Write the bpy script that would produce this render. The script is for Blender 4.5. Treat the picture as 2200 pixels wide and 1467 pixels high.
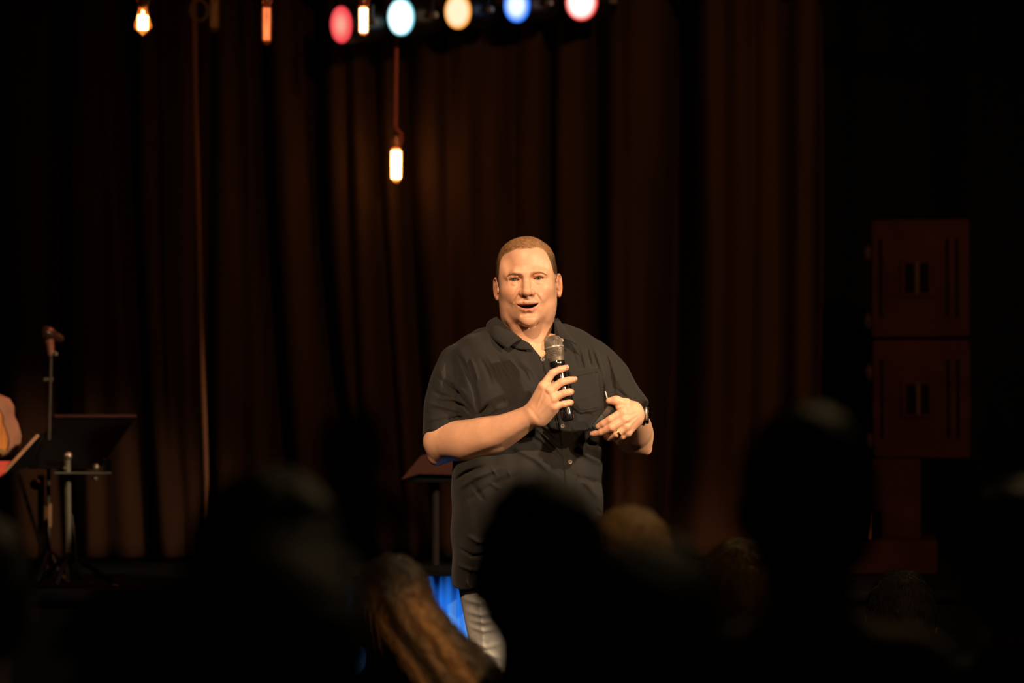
import bpy, bmesh, math, random
import numpy as np
from mathutils import Vector, Matrix

for _o in list(bpy.data.objects):
    bpy.data.objects.remove(_o, do_unlink=True)
SC = bpy.context.scene
COL = SC.collection
rng = np.random.default_rng(7)
random.seed(7)

# ------------------------------------------------------------------ camera
CAM = np.array([0.0, 0.0, 1.43])
FPX = 2200 * 85.0 / 36.0
PITCH = math.atan((850 - 733.5) / FPX)
cam_d = bpy.data.cameras.new('camera')
cam_d.lens = 85.0
cam_d.sensor_width = 36.0
cam_d.clip_start = 0.05
cam_d.dof.use_dof = True
cam_d.dof.focus_distance = 6.27
cam_d.dof.aperture_fstop = 1.5
cam_o = bpy.data.objects.new('camera', cam_d)
COL.objects.link(cam_o)
cam_o.location = CAM
cam_o.rotation_euler = (math.pi / 2 + PITCH, 0, 0)
SC.camera = cam_o

# ------------------------------------------------------------------ world, lamps, exposure
wd = bpy.data.worlds.new('world')
SC.world = wd
wd.use_nodes = True
wd.node_tree.nodes['Background'].inputs[0].default_value = (0.10, 0.05, 0.03, 1)
wd.node_tree.nodes['Background'].inputs[1].default_value = 0.02
SC.view_settings.view_transform = 'Standard'
SC.view_settings.look = 'None'
SC.view_settings.gamma = 1.0
SC.view_settings.use_curve_mapping = False
SC.view_settings.exposure = 0.0
try:
    SC.cycles.use_denoising = True
    SC.cycles.max_bounces = 8
    SC.cycles.sample_clamp_indirect = 3.0
except Exception:
    pass


def spot(name, loc, target, watts, color, angle, blend=0.5, radius=0.06):
    l = bpy.data.lights.new(name, 'SPOT')
    l.energy = watts
    l.color = color
    l.spot_size = math.radians(angle)
    l.spot_blend = blend
    l.shadow_soft_size = radius
    o = bpy.data.objects.new(name, l)
    COL.objects.link(o)
    o.location = loc
    o.rotation_euler = (Vector(target) - Vector(loc)).to_track_quat('-Z', 'Y').to_euler()
    return o


WARM = (1.0, 0.75, 0.50)
spot('key_spot', (4.6, 2.7, 3.7), (0.08, 6.43, 1.42), 1520, WARM, 14.5, 0.5, 0.09)
spot('front_spot', (-1.1, 0.9, 5.7), (-0.02, 6.43, 1.32), 1950, (1.0, 0.66, 0.40), 15.5, 0.5, 0.09)
spot('wash_spot', (1.9, 0.5, 3.3), (0.75, 8.3, 1.85), 640, (1.0, 0.58, 0.30), 34, 1.0, 0.15)
spot('backlight_spot', (1.9, 7.7, 4.6), (0.3, 3.6, 1.1), 125, (1.0, 0.70, 0.34), 62, 0.9, 0.1)
spot('added_hair_spot', (2.6, 1.4, 4.8), (-0.10, 5.05, 0.84), 760, (1.0, 0.62, 0.28), 6.5, 0.9, 0.08)  # added narrow spot, only there to brighten the woman's long hair
spot('red_lamp_beam', (-0.62, 7.85, 2.66), (-1.62, 7.3, 1.35), 26, (1.0, 0.22, 0.10), 50, 0.9, 0.05)
spot('added_instrument_spot', (-3.6, 3.6, 4.6), (-1.58, 7.25, 1.28), 420, (1.0, 0.62, 0.34), 5.5, 0.8, 0.06)  # added narrow spot that brightens the string instrument


# ------------------------------------------------------------------ pixel frame -> place
def U(px, py, Y):
    u = (px - 1100.0) / FPX
    w = -(py - 733.5) / FPX
    d = np.array([u, math.cos(PITCH) - w * math.sin(PITCH), math.sin(PITCH) + w * math.cos(PITCH)])
    return CAM + d * (Y / d[1])


YM = 6.43
OM = U(1133, 600, YM)


def L(px, py, y=0.0):
    """point of the speaker's own frame (mm: x to image right, y out of his face, z up)"""
    p = U(px, py, YM - y / 1000.0)
    return np.array([(p[0] - OM[0]) * 1000, y, (p[2] - OM[2]) * 1000])


def loc2world(v):
    v = np.asarray(v, dtype=np.float64)
    return np.stack([OM[0] + v[..., 0] / 1000, OM[1] - v[..., 1] / 1000, OM[2] + v[..., 2] / 1000], -1)


# ------------------------------------------------------------------ materials
MATS = {}


def mat(name, col=(0.5, 0.5, 0.5), rough=0.6, metal=0.0, spec=0.5, var=0.15, scale=20.0, bump=0.0, bscale=None,
        attr=None, sss=0.0, sheen=0.0, emit=None, estr=0.0, stretch=None, coat=0.0):
    if name in MATS:
        return MATS[name]
    m = bpy.data.materials.new(name)
    m.use_nodes = True
    nt = m.node_tree
    b = nt.nodes['Principled BSDF']
    tc = nt.nodes.new('ShaderNodeTexCoord')
    mp = nt.nodes.new('ShaderNodeMapping')
    nt.links.new(tc.outputs['Object'], mp.inputs['Vector'])
    if stretch:
        mp.inputs['Scale'].default_value = stretch
    nz = nt.nodes.new('ShaderNodeTexNoise')
    nz.inputs['Scale'].default_value = scale
    nz.inputs['Detail'].default_value = 4
    nt.links.new(mp.outputs[0], nz.inputs['Vector'])
    mr = nt.nodes.new('ShaderNodeMapRange')
    mr.inputs['From Min'].default_value = 0.25
    mr.inputs['From Max'].default_value = 0.75
    mr.inputs['To Min'].default_value = 1 - var
    mr.inputs['To Max'].default_value = 1 + var
    nt.links.new(nz.outputs['Fac'], mr.inputs['Value'])
    mul = nt.nodes.new('ShaderNodeMix')
    mul.data_type = 'RGBA'
    mul.blend_type = 'MULTIPLY'
    mul.inputs[0].default_value = 1.0
    if attr:
        at = nt.nodes.new('ShaderNodeAttribute')
        at.attribute_name = attr
        nt.links.new(at.outputs['Color'], mul.inputs[6])
    else:
        mul.inputs[6].default_value = (*col, 1)
    nt.links.new(mr.outputs[0], mul.inputs[7])
    nt.links.new(mul.outputs[2], b.inputs['Base Color'])
    b.inputs['Roughness'].default_value = rough
    b.inputs['Metallic'].default_value = metal
    b.inputs['Specular IOR Level'].default_value = spec
    if sss:
        b.inputs['Subsurface Weight'].default_value = sss
        b.inputs['Subsurface Radius'].default_value = (1.0, 0.35, 0.18)
        b.inputs['Subsurface Scale'].default_value = 0.006
    if sheen:
        b.inputs['Sheen Weight'].default_value = sheen
        b.inputs['Sheen Roughness'].default_value = 0.5
    if coat:
        b.inputs['Coat Weight'].default_value = coat
        b.inputs['Coat Roughness'].default_value = 0.08
    if emit:
        b.inputs['Emission Color'].default_value = (*emit, 1)
        b.inputs['Emission Strength'].default_value = estr
    if bump:
        n2 = nt.nodes.new('ShaderNodeTexNoise')
        n2.inputs['Scale'].default_value = bscale or scale * 4
        n2.inputs['Detail'].default_value = 3
        nt.links.new(mp.outputs[0], n2.inputs['Vector'])
        bp = nt.nodes.new('ShaderNodeBump')
        bp.inputs['Strength'].default_value = bump
        bp.inputs['Distance'].default_value = 0.002
        nt.links.new(n2.outputs['Fac'], bp.inputs['Height'])
        nt.links.new(bp.outputs[0], b.inputs['Normal'])
    MATS[name] = m
    return m


# ------------------------------------------------------------------ mesh helpers
def world_of(o):
    m = o.matrix_basis.copy()
    if o.parent is not None:
        m = world_of(o.parent) @ o.matrix_parent_inverse @ m
    return m


def link(name, me, m=None, parent=None, smooth=True):
    o = bpy.data.objects.new(name, me)
    COL.objects.link(o)
    if m is not None:
        me.materials.append(m)
    if parent is not None:
        o.parent = parent
        pm = world_of(parent)
        o.matrix_parent_inverse = pm.inverted()
    if smooth and len(me.polygons):
        me.polygons.foreach_set('use_smooth', np.ones(len(me.polygons), dtype=bool))
    return o


def mesh_np(name, v, faces, m=None, parent=None, smooth=True, tint=None):
    """faces: (n,4) or (n,3) int array"""
    v = np.ascontiguousarray(v, dtype=np.float32)
    faces = np.ascontiguousarray(faces, dtype=np.int32)
    n, k = faces.shape
    me = bpy.data.meshes.new(name)
    me.vertices.add(len(v))
    me.vertices.foreach_set('co', v.ravel())
    me.loops.add(n * k)
    me.loops.foreach_set('vertex_index', faces.ravel())
    me.polygons.add(n)
    me.polygons.foreach_set('loop_start', np.arange(0, n * k, k, dtype=np.int32))
    me.polygons.foreach_set('loop_total', np.full(n, k, dtype=np.int32))
    me.update(calc_edges=True)
    if tint is not None:
        a = me.color_attributes.new('tint', 'FLOAT_COLOR', 'POINT')
        c = np.ones((len(v), 4), dtype=np.float32)
        c[:, :3] = tint
        a.data.foreach_set('color', c.ravel())
    return link(name, me, m, parent, smooth)


def tag(o, label=None, cat=None, group=None, kind=None):
    if label:
        o['label'] = label
    if cat:
        o['category'] = cat
    if group:
        o['group'] = group
    if kind:
        o['kind'] = kind
    return o


def empty(name, loc):
    o = bpy.data.objects.new(name, None)
    COL.objects.link(o)
    o.location = loc
    o.empty_display_size = 0.05
    return o


class MB:
    """collects simple shapes into ONE mesh (world metres)"""

    def __init__(s):
        s.bm = bmesh.new()

    def box(s, c, size, rot=None, bevel=0.0):
        r = bmesh.ops.create_cube(s.bm, size=1.0)
        vs = r['verts']
        M = Matrix.Translation(Vector(c)) @ ((rot or Matrix.Identity(3)).to_4x4()) @ Matrix.Diagonal((*size, 1))
        bmesh.ops.transform(s.bm, matrix=M, verts=vs)
        if bevel:
            es = list({e for v in vs for e in v.link_edges})
            bmesh.ops.bevel(s.bm, geom=es, offset=bevel, segments=2, affect='EDGES', profile=0.5)
        return s

    def tube(s, pts, radii, seg=12, caps=True):
        pts = [Vector(p) for p in pts]
        if not hasattr(radii, '__len__'):
            radii = [radii] * len(pts)
        rings = []
        prev = None
        for i, p in enumerate(pts):
            a = pts[max(i - 1, 0)]
            b = pts[min(i + 1, len(pts) - 1)]
            d = (b - a)
            if d.length < 1e-9:
                d = Vector((0, 0, 1))
            d.normalize()
            if prev is None:
                n = d.orthogonal().normalized()
            else:
                n = (prev - d * prev.dot(d))
                n = n.normalized() if n.length > 1e-6 else d.orthogonal().normalized()
            prev = n
            b2 = d.cross(n)
            rings.append([s.bm.verts.new(p + (n * math.cos(t) + b2 * math.sin(t)) * radii[i])
                          for t in [2 * math.pi * j / seg for j in range(seg)]])
        for r0, r1 in zip(rings[:-1], rings[1:]):
            for j in range(seg):
                s.bm.faces.new((r0[j], r0[(j + 1) % seg], r1[(j + 1) % seg], r1[j]))
        if caps:
            s.bm.faces.new(list(reversed(rings[0])))
            s.bm.faces.new(rings[-1])
        return s

    def lathe(s, origin, axis, prof, seg=24):
        """prof: list of (t along axis, radius)"""
        o = Vector(origin)
        ax = Vector(axis).normalized()
        n = ax.orthogonal().normalized()
        b = ax.cross(n)
        rings = []
        for t, r in prof:
            rings.append([s.bm.verts.new(o + ax * t + (n * math.cos(a) + b * math.sin(a)) * max(r, 1e-5))
                          for a in [2 * math.pi * j / seg for j in range(seg)]])
        for r0, r1 in zip(rings[:-1], rings[1:]):
            for j in range(seg):
                s.bm.faces.new((r0[j], r0[(j + 1) % seg], r1[(j + 1) % seg], r1[j]))
        s.bm.faces.new(list(reversed(rings[0])))
        s.bm.faces.new(rings[-1])
        return s

    def build(s, name, m, parent=None, smooth=True):
        bmesh.ops.recalc_face_normals(s.bm, faces=s.bm.faces[:])
        me = bpy.data.meshes.new(name)
        s.bm.to_mesh(me)
        s.bm.free()
        o = link(name, me, m, parent, smooth)
        if smooth:
            try:
                me.set_sharp_from_angle(angle=math.radians(40))
            except Exception:
                pass
        return o


# ------------------------------------------------------------------ implicit surfaces
def smin(a, b, k):
    if k <= 0:
        return np.minimum(a, b)
    h = np.clip(0.5 + 0.5 * (b - a) / k, 0, 1)
    return b + (a - b) * h - k * h * (1 - h)


class Field:
    def __init__(s, lo, hi, h):
        s.h = h
        s.ax = [np.arange(lo[i], hi[i] + h, h, dtype=np.float32) for i in range(3)]
        s.F = np.full([len(a) for a in s.ax], 60.0, dtype=np.float32)

    def region(s, lo, hi):
        sl = []
        for i in range(3):
            a = int(np.searchsorted(s.ax[i], lo[i]))
            b = int(np.searchsorted(s.ax[i], hi[i]))
            if b <= a:
                return None
            sl.append(slice(a, b))
        return tuple(sl)

    def xyz(s, sl):
        return (s.ax[0][sl[0]][:, None, None], s.ax[1][sl[1]][None, :, None], s.ax[2][sl[2]][None, None, :])

    def op(s, fn, lo, hi, k, op):
        m = k + 3 * s.h + 2
        sl = s.region(np.asarray(lo) - m, np.asarray(hi) + m)
        if sl is None:
            return
        d = fn(*s.xyz(sl)).astype(np.float32)
        if op == 'u':
            s.F[sl] = smin(s.F[sl], d, k)
        else:
            s.F[sl] = -smin(-s.F[sl], d, k)

    def ell(s, c, r, k=8, op='u', rot=None):
        c = np.asarray(c, float)
        r = np.asarray(r, float) if hasattr(r, '__len__') else np.full(3, float(r))
        R = np.asarray(rot) if rot is not None else None
        e = np.full(3, r.max()) if R is not None else r

        def fn(x, y, z):
            x, y, z = x - c[0], y - c[1], z - c[2]
            if R is not None:
                x, y, z = (R[0, 0] * x + R[1, 0] * y + R[2, 0] * z, R[0, 1] * x + R[1, 1] * y + R[2, 1] * z,
                           R[0, 2] * x + R[1, 2] * y + R[2, 2] * z)
            a = np.sqrt((x / r[0]) ** 2 + (y / r[1]) ** 2 + (z / r[2]) ** 2)
            b = np.sqrt((x / r[0] ** 2) ** 2 + (y / r[1] ** 2) ** 2 + (z / r[2] ** 2) ** 2) + 1e-6
            return a * (a - 1) / b

        s.op(fn, c - e, c + e, k, op)

    def cap(s, a, b, ra, rb, k=8, op='u', flat=None):
        """round cone; flat=(direction, factor) squashes it along one direction"""
        a = np.asarray(a, float)[:3]
        b = np.asarray(b, float)[:3]
        ab = b - a
        L2 = max(float(ab @ ab), 1e-9)
        R = max(ra, rb)

        def fn(x, y, z):
            px, py, pz = x - a[0], y - a[1], z - a[2]
            t = np.clip((px * ab[0] + py * ab[1] + pz * ab[2]) / L2, 0, 1)
            qx, qy, qz = px - t * ab[0], py - t * ab[1], pz - t * ab[2]
            if flat is not None:
                n, fct = np.asarray(flat[0], float), flat[1]
                n = n / np.linalg.norm(n)
                q = (qx * n[0] + qy * n[1] + qz * n[2])
                ex = q * (1 / fct - 1)
                qx, qy, qz = qx + ex * n[0], qy + ex * n[1], qz + ex * n[2]
            return np.sqrt(qx * qx + qy * qy + qz * qz) - (ra + (rb - ra) * t)

        s.op(fn, np.minimum(a, b) - R, np.maximum(a, b) + R, k, op)

    def chain(s, pts, k=6, op='u', kj=None):
        """pts: (x,y,z,r)...; the pieces are joined tightly, then blended into the rest"""
        for p, q in zip(pts[:-1], pts[1:]):
            s.cap(p[:3], q[:3], p[3], q[3], k, op)

    def limb(s, pts, k=10, n=28, op='u'):
        """smooth tapering limb through (x,y,z,r) joints"""
        P = np.asarray(pts, float)
        u = np.concatenate([[0], np.cumsum(np.linalg.norm(np.diff(P[:, :3], axis=0), axis=1))])
        t = np.linspace(0, u[-1], n)
        Q = np.stack([np.interp(t, u, P[:, i]) for i in range(4)], 1)
        for _ in range(max(2, n // 5)):
            Q[1:-1] = (Q[:-2] + 2 * Q[1:-1] + Q[2:]) / 4

        def fn(x, y, z):
            best = None
            for a, b in zip(Q[:-1], Q[1:]):
                ab = b[:3] - a[:3]
                L2 = max(float(ab @ ab), 1e-9)
                px, py, pz = x - a[0], y - a[1], z - a[2]
                tt = np.clip((px * ab[0] + py * ab[1] + pz * ab[2]) / L2, 0, 1)
                d = np.sqrt((px - tt * ab[0]) ** 2 + (py - tt * ab[1]) ** 2 + (pz - tt * ab[2]) ** 2) - (a[3] + (b[3] - a[3]) * tt)
                best = d if best is None else np.minimum(best, d)
            return best

        R = Q[:, 3:4]
        s.op(fn, (Q[:, :3] - R).min(0), (Q[:, :3] + R).max(0), k, op)

    def stroke(s, pts, w, amp, ymin=-1e9, taper=0.5, y=None, ymax=1e9):
        """raise (amp > 0) or press in a line seen from the front; pts are local (x, z)"""
        P = np.asarray([(p[0], p[-1]) for p in pts], float)
        lo = np.array([P[:, 0].min() - 3 * w, ymin, P[:, 1].min() - 3 * w])
        hi = np.array([P[:, 0].max() + 3 * w, ymax, P[:, 1].max() + 3 * w])
        sl = s.region(lo, hi)
        if sl is None:
            return
        x = s.ax[0][sl[0]][:, None]
        z = s.ax[2][sl[2]][None, :]
        seg = np.linalg.norm(np.diff(P, axis=0), axis=1)
        cum = np.concatenate([[0], np.cumsum(seg)])
        best = np.full((x.shape[0], z.shape[1]), 1e9)
        tt = np.zeros_like(best)
        for i in range(len(P) - 1):
            d = P[i + 1] - P[i]
            t = np.clip(((x - P[i, 0]) * d[0] + (z - P[i, 1]) * d[1]) / max(d @ d, 1e-9), 0, 1)
            q = np.hypot(x - P[i, 0] - t * d[0], z - P[i, 1] - t * d[1])
            m = q < best
            best = np.where(m, q, best)
            tt = np.where(m, (cum[i] + t * seg[i]) / cum[-1], tt)
        g = amp * np.exp(-(best / w) ** 2)
        if taper:
            g = g * np.clip(np.sin(np.pi * np.clip(tt, 0.02, 0.98)), 0, 1) ** taper
        s.F[sl] -= g[:, None, :].astype(np.float32)

    def surfy(s, x, z):
        """front-most surface at (x, z)"""
        i = int(np.clip(round((x - s.ax[0][0]) / s.h), 0, len(s.ax[0]) - 1))
        k = int(np.clip(round((z - s.ax[2][0]) / s.h), 0, len(s.ax[2]) - 1))
        col = s.F[i, :, k]
        ins = np.nonzero(col < 0)[0]
        if len(ins) == 0:
            return None
        j = ins[-1]
        if j + 1 >= len(col):
            return float(s.ax[1][j])
        a, b = col[j], col[j + 1]
        return float(s.ax[1][j] + s.h * (a / (a - b)))

    def nets(s):
        F = s.F
        ins = F < 0
        c = np.zeros([n - 1 for n in F.shape], dtype=np.uint8)
        for i in (0, 1):
            for j in (0, 1):
                for k in (0, 1):
                    c += ins[i:F.shape[0] - 1 + i, j:F.shape[1] - 1 + j, k:F.shape[2] - 1 + k]
        act = (c > 0) & (c < 8)
        I, J, K = np.nonzero(act)
        idx = np.full(c.shape, -1, dtype=np.int32)
        idx[I, J, K] = np.arange(len(I), dtype=np.int32)
        corners = [(i, j, k) for i in (0, 1) for j in (0, 1) for k in (0, 1)]
        val = {q: F[I + q[0], J + q[1], K + q[2]] for q in corners}
        acc = np.zeros((len(I), 3), dtype=np.float64)
        cnt = np.zeros(len(I))
        for q in corners:
            for ax in range(3):
                if q[ax] == 0:
                    r = list(q)
                    r[ax] = 1
                    r = tuple(r)
                    a, b = val[q], val[r]
                    m = (a < 0) != (b < 0)
                    t = np.where(m, a / np.where(m, a - b, 1), 0)
                    p = np.tile(np.array(q, float), (len(I), 1))
                    p[:, ax] = t
                    acc[m] += p[m]
                    cnt += m
        v = acc / cnt[:, None] + np.stack([I, J, K], 1)
        v = v * s.h + np.array([a[0] for a in s.ax])
        faces = []
        n0, n1, n2 = F.shape
        for ax in range(3):
            sl0 = [slice(1, n - 1) for n in F.shape]
            sl1 = [slice(1, n - 1) for n in F.shape]
            sl0[ax] = slice(0, F.shape[ax] - 1)
            sl1[ax] = slice(1, F.shape[ax])
            a = ins[tuple(sl0)]
            b = ins[tuple(sl1)]
            d = np.nonzero(a != b)
            off = [1, 1, 1]
            off[ax] = 0
            P = [d[i] + off[i] for i in range(3)]
            u, w = [(1, 2), (2, 0), (0, 1)][ax]

            def cell(du, dw):
                q = [p.copy() for p in P]
                q[u] += du
                q[w] += dw
                return idx[q[0], q[1], q[2]]

            quad = np.stack([cell(-1, -1), cell(0, -1), cell(0, 0), cell(-1, 0)], 1)
            flip = ~a[d]
            quad[flip] = quad[flip][:, ::-1]
            faces.append(quad)
        f = np.concatenate(faces)
        f = f[(f >= 0).all(1)]
        return v, f


def vnormals(v, f):
    n = np.zeros_like(v)
    fn = np.cross(v[f[:, 2]] - v[f[:, 0]], v[f[:, 3]] - v[f[:, 1]])
    for i in range(4):
        np.add.at(n, f[:, i], fn)
    return n / (np.linalg.norm(n, axis=1, keepdims=True) + 1e-9)


def ss(a, b, x):
    t = np.clip((x - a) / (b - a), 0, 1)
    return t * t * (3 - 2 * t)


def strands(roots, normals, dirs, length, width, nseg=4, lift=1.5, curl=0.25, seed=1, jitter=0.25):
    """flat-sided hair strands: returns verts (mm), quads. roots (n,3)"""
    r = np.random.default_rng(seed)
    n = len(roots)
    d = dirs + r.normal(0, jitter, dirs.shape)
    d -= normals * (d * normals).sum(1, keepdims=True)
    d /= np.linalg.norm(d, axis=1, keepdims=True) + 1e-9
    side = np.cross(d, normals)
    ln = (length * (0.7 + 0.6 * r.random(n)))[:, None] if np.ndim(length) else length * (0.7 + 0.6 * r.random((n, 1)))
    V = []
    for i in range(nseg + 1):
        t = i / nseg
        w = width * (1 - t) ** 0.6 + 0.03 * width
        h = lift * math.sin(math.pi * min(t * 0.75 + 0.1, 1)) * (0.6 + 0.8 * r.random((n, 1)))
        p = roots + d * ln * t + normals * (h - curl * ln * t * t * 0.3)
        for k, (cs, cn) in enumerate([(1, 0), (-0.5, 0.8), (-0.5, -0.8)]):
            V.append(p + side * (w * cs) + normals * (w * cn))
    V = np.stack(V, 1)  # n, (nseg+1)*3, 3
    q = []
    for i in range(nseg):
        for k in range(3):
            k2 = (k + 1) % 3
            q.append([i * 3 + k, i * 3 + k2, (i + 1) * 3 + k2, (i + 1) * 3 + k])
    q = np.array(q)
    m = V.shape[1]
    Q = (q[None] + (np.arange(n) * m)[:, None, None]).reshape(-1, 4)
    return V.reshape(-1, 3), Q, m
# ------------------------------------------------------------------ the hall: floor, stage, walls, curtain
black_paint = mat('black_stage_paint', (0.002, 0.002, 0.002), 0.8, spec=0.1, var=0.3, scale=4, bump=0.1, bscale=60)
floor_m = mat('dark_carpet', (0.012, 0.011, 0.012), 0.95, var=0.3, scale=60, bump=0.3, bscale=300)
STAGE_Z = float(U(1100, 1270, 7.15)[2])


def slab(name, x0, x1, y0, y1, z0, z1, m, kind='structure'):
    o = MB().box(((x0 + x1) / 2, (y0 + y1) / 2, (z0 + z1) / 2), (x1 - x0, y1 - y0, z1 - z0)).build(name, m, None, False)
    return tag(o, kind=kind)


slab('floor', -6, 6, -1.5, 7.15, -0.1, 0.0, floor_m)
slab('wall_back', -6, 6, 11.0, 11.2, 0, 7, black_paint)
slab('wall_left', -6.2, -6, -1.5, 11.2, 0, 7, black_paint)
slab('wall_right', 6, 6.2, -1.5, 11.2, 0, 7, black_paint)
slab('ceiling', -6.2, 6.2, -1.5, 11.2, 7, 7.2, black_paint)
stage = empty('stage_platform', (0, 9.0, 0))
tag(stage, 'low black stage platform behind the speaker, its front edge dimly lit', 'stage')
mb = MB()
mb.box((0, 9.08, (STAGE_Z - 0.03) / 2), (11.9, 3.78, STAGE_Z - 0.032))
mb.build('riser', black_paint, stage, False)
for i in range(12):   # boards of the stage floor
    y0 = 7.20 + i * 0.313
    MB().box((0, y0 + 0.158, STAGE_Z - 0.015), (11.9, 0.308, 0.03), None, 0.003).build('plank', mat('stage_board', (0.003, 0.0026, 0.0024), 0.7, spec=0.15, var=0.3, scale=8), stage)
MB().box((0, 7.17, STAGE_Z - 0.012), (11.9, 0.05, 0.034), None, 0.008).build('nosing', mat('worn_wood_edge', (0.0035, 0.0026, 0.0022), 0.8, spec=0.1, var=0.4, scale=6), stage)

# curtain: heavy pleats; x of every deep valley at the top (py 100) and low down (py 1150), width, depth
YC = 8.30
SCL = FPX / YC
VAL = [(-60, -20, 18, .10), (110, 140, 22, .13), (190, 225, 30, .05), (262, 300, 22, .13), (352, 385, 30, .06), (430, 450, 20, .11),
       (500, 524, 26, .05), (556, 606, 20, .15), (668, 768, 25, .20), (735, 800, 14, .04), (796, 862, 16, .10), (868, 912, 20, .16),
       (960, 985, 26, .05), (1030, 1050, 20, .04), (1108, 1112, 26, .07), (1180, 1190, 16, .11), (1286, 1306, 20, .18), (1345, 1338, 16, .025),
       (1474, 1446, 30, .30), (1560, 1545, 24, .035), (1625, 1612, 20, .04), (1700, 1690, 16, .09), (1772, 1764, 12, .12)]


def build_curtain():
    nx, nz = 900, 60
    pxs = np.linspace(-140, 1774, nx)
    z = np.linspace(STAGE_Z + 0.02, 4.6, nz)
    X = (pxs - 1100) / SCL
    V = np.zeros((nz, nx, 3))
    r = np.random.default_rng(2)
    for i, zz in enumerate(z):
        py = 850 - (zz - CAM[2]) * SCL
        t = (py - 100) / 1050.0
        d = np.zeros(nx)
        for k, (a, b, w, dep) in enumerate(VAL):
            g = a + (b - a) * (0.25 * t + 0.75 * np.clip(t, -0.2, 1.1) ** 2 if t > 0 else 0.25 * t)
            g += 5 * math.sin(zz * 2.3 + k * 1.7)
            ww = w * (1 + 0.15 * math.sin(zz * 1.6 + k))
            d += dep * np.exp(-(np.abs(pxs - g) / ww) ** 2.0) + 0.35 * dep * np.exp(-(np.abs(pxs - g) / (2.4 * ww)) ** 2)
        d += 0.006 * np.sin(pxs * 0.075 + zz * 1.3)
        V[i, :, 0] = X + 0.01 * np.sin(zz * 1.5 + pxs * 0.02)
        V[i, :, 1] = YC + d
        V[i, :, 2] = zz
    q = np.array([(i * nx + j, i * nx + j + 1, (i + 1) * nx + j + 1, (i + 1) * nx + j) for i in range(nz - 1) for j in range(nx - 1)])
    return mesh_np('stage_curtain', V.reshape(-1, 3), q, mat('dark_red_brown_velvet', (0.034, 0.0140, 0.0066), 0.95, spec=0.1, var=0.18, scale=3, stretch=(2, 2, 0.5), bump=0.15, bscale=120), None)


cur = build_curtain()
tag(cur, 'tall dark red-brown pleated curtain across the back of the stage', 'curtain')
md = cur.modifiers.new('thick', 'SOLIDIFY')
md.thickness = 0.006
md.offset = 1
# a black drape further back on the right
def build_drape():
    nx, nz = 240, 6
    xs = np.linspace(0.6, 5.9, nx)
    z = np.linspace(STAGE_Z + 0.02, 6.6, nz)
    V = np.array([(x, 9.6 + 0.08 * math.sin(x * 9) + 0.04 * math.sin(x * 23 + 1), zz) for zz in z for x in xs])
    q = np.array([(i * nx + j, i * nx + j + 1, (i + 1) * nx + j + 1, (i + 1) * nx + j) for i in range(nz - 1) for j in range(nx - 1)])
    return mesh_np('stage_drape', V, q, mat('black_drape', (0.004, 0.004, 0.004), 0.95, spec=0.05), None)


dr = build_drape()
tag(dr, 'black backdrop drape beyond the right end of the curtain', 'curtain')
md = dr.modifiers.new('thick', 'SOLIDIFY')
md.thickness = 0.006
# ------------------------------------------------------------------ the speaker: head and neck
ROLL = math.radians(3.4)
HEAD_C = np.array([1.2, 0.0, -1.6])


def head_pose(v):
    """tilt the head about the neck; the throat below stays put"""
    v = np.array(v, dtype=np.float64)
    a = ROLL * ss(-215, -120, v[..., 2])
    yaw = math.radians(-2.0) * ss(-215, -120, v[..., 2])
    x, y, z = v[..., 0], v[..., 1], v[..., 2] + 30
    x, y = x * np.cos(yaw) + y * np.sin(yaw), -x * np.sin(yaw) + y * np.cos(yaw)
    x2 = x * np.cos(a) - z * np.sin(a)
    z2 = x * np.sin(a) + z * np.cos(a)
    return np.stack([x2 + HEAD_C[0], y + HEAD_C[1], z2 - 30 + HEAD_C[2]], -1)


def rotz(a):
    c, s_ = math.cos(a), math.sin(a)
    return np.array([[c, -s_, 0], [s_, c, 0], [0, 0, 1.0]])


def rotx(a):
    c, s_ = math.cos(a), math.sin(a)
    return np.array([[1.0, 0, 0], [0, c, -s_], [0, s_, c]])


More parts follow.
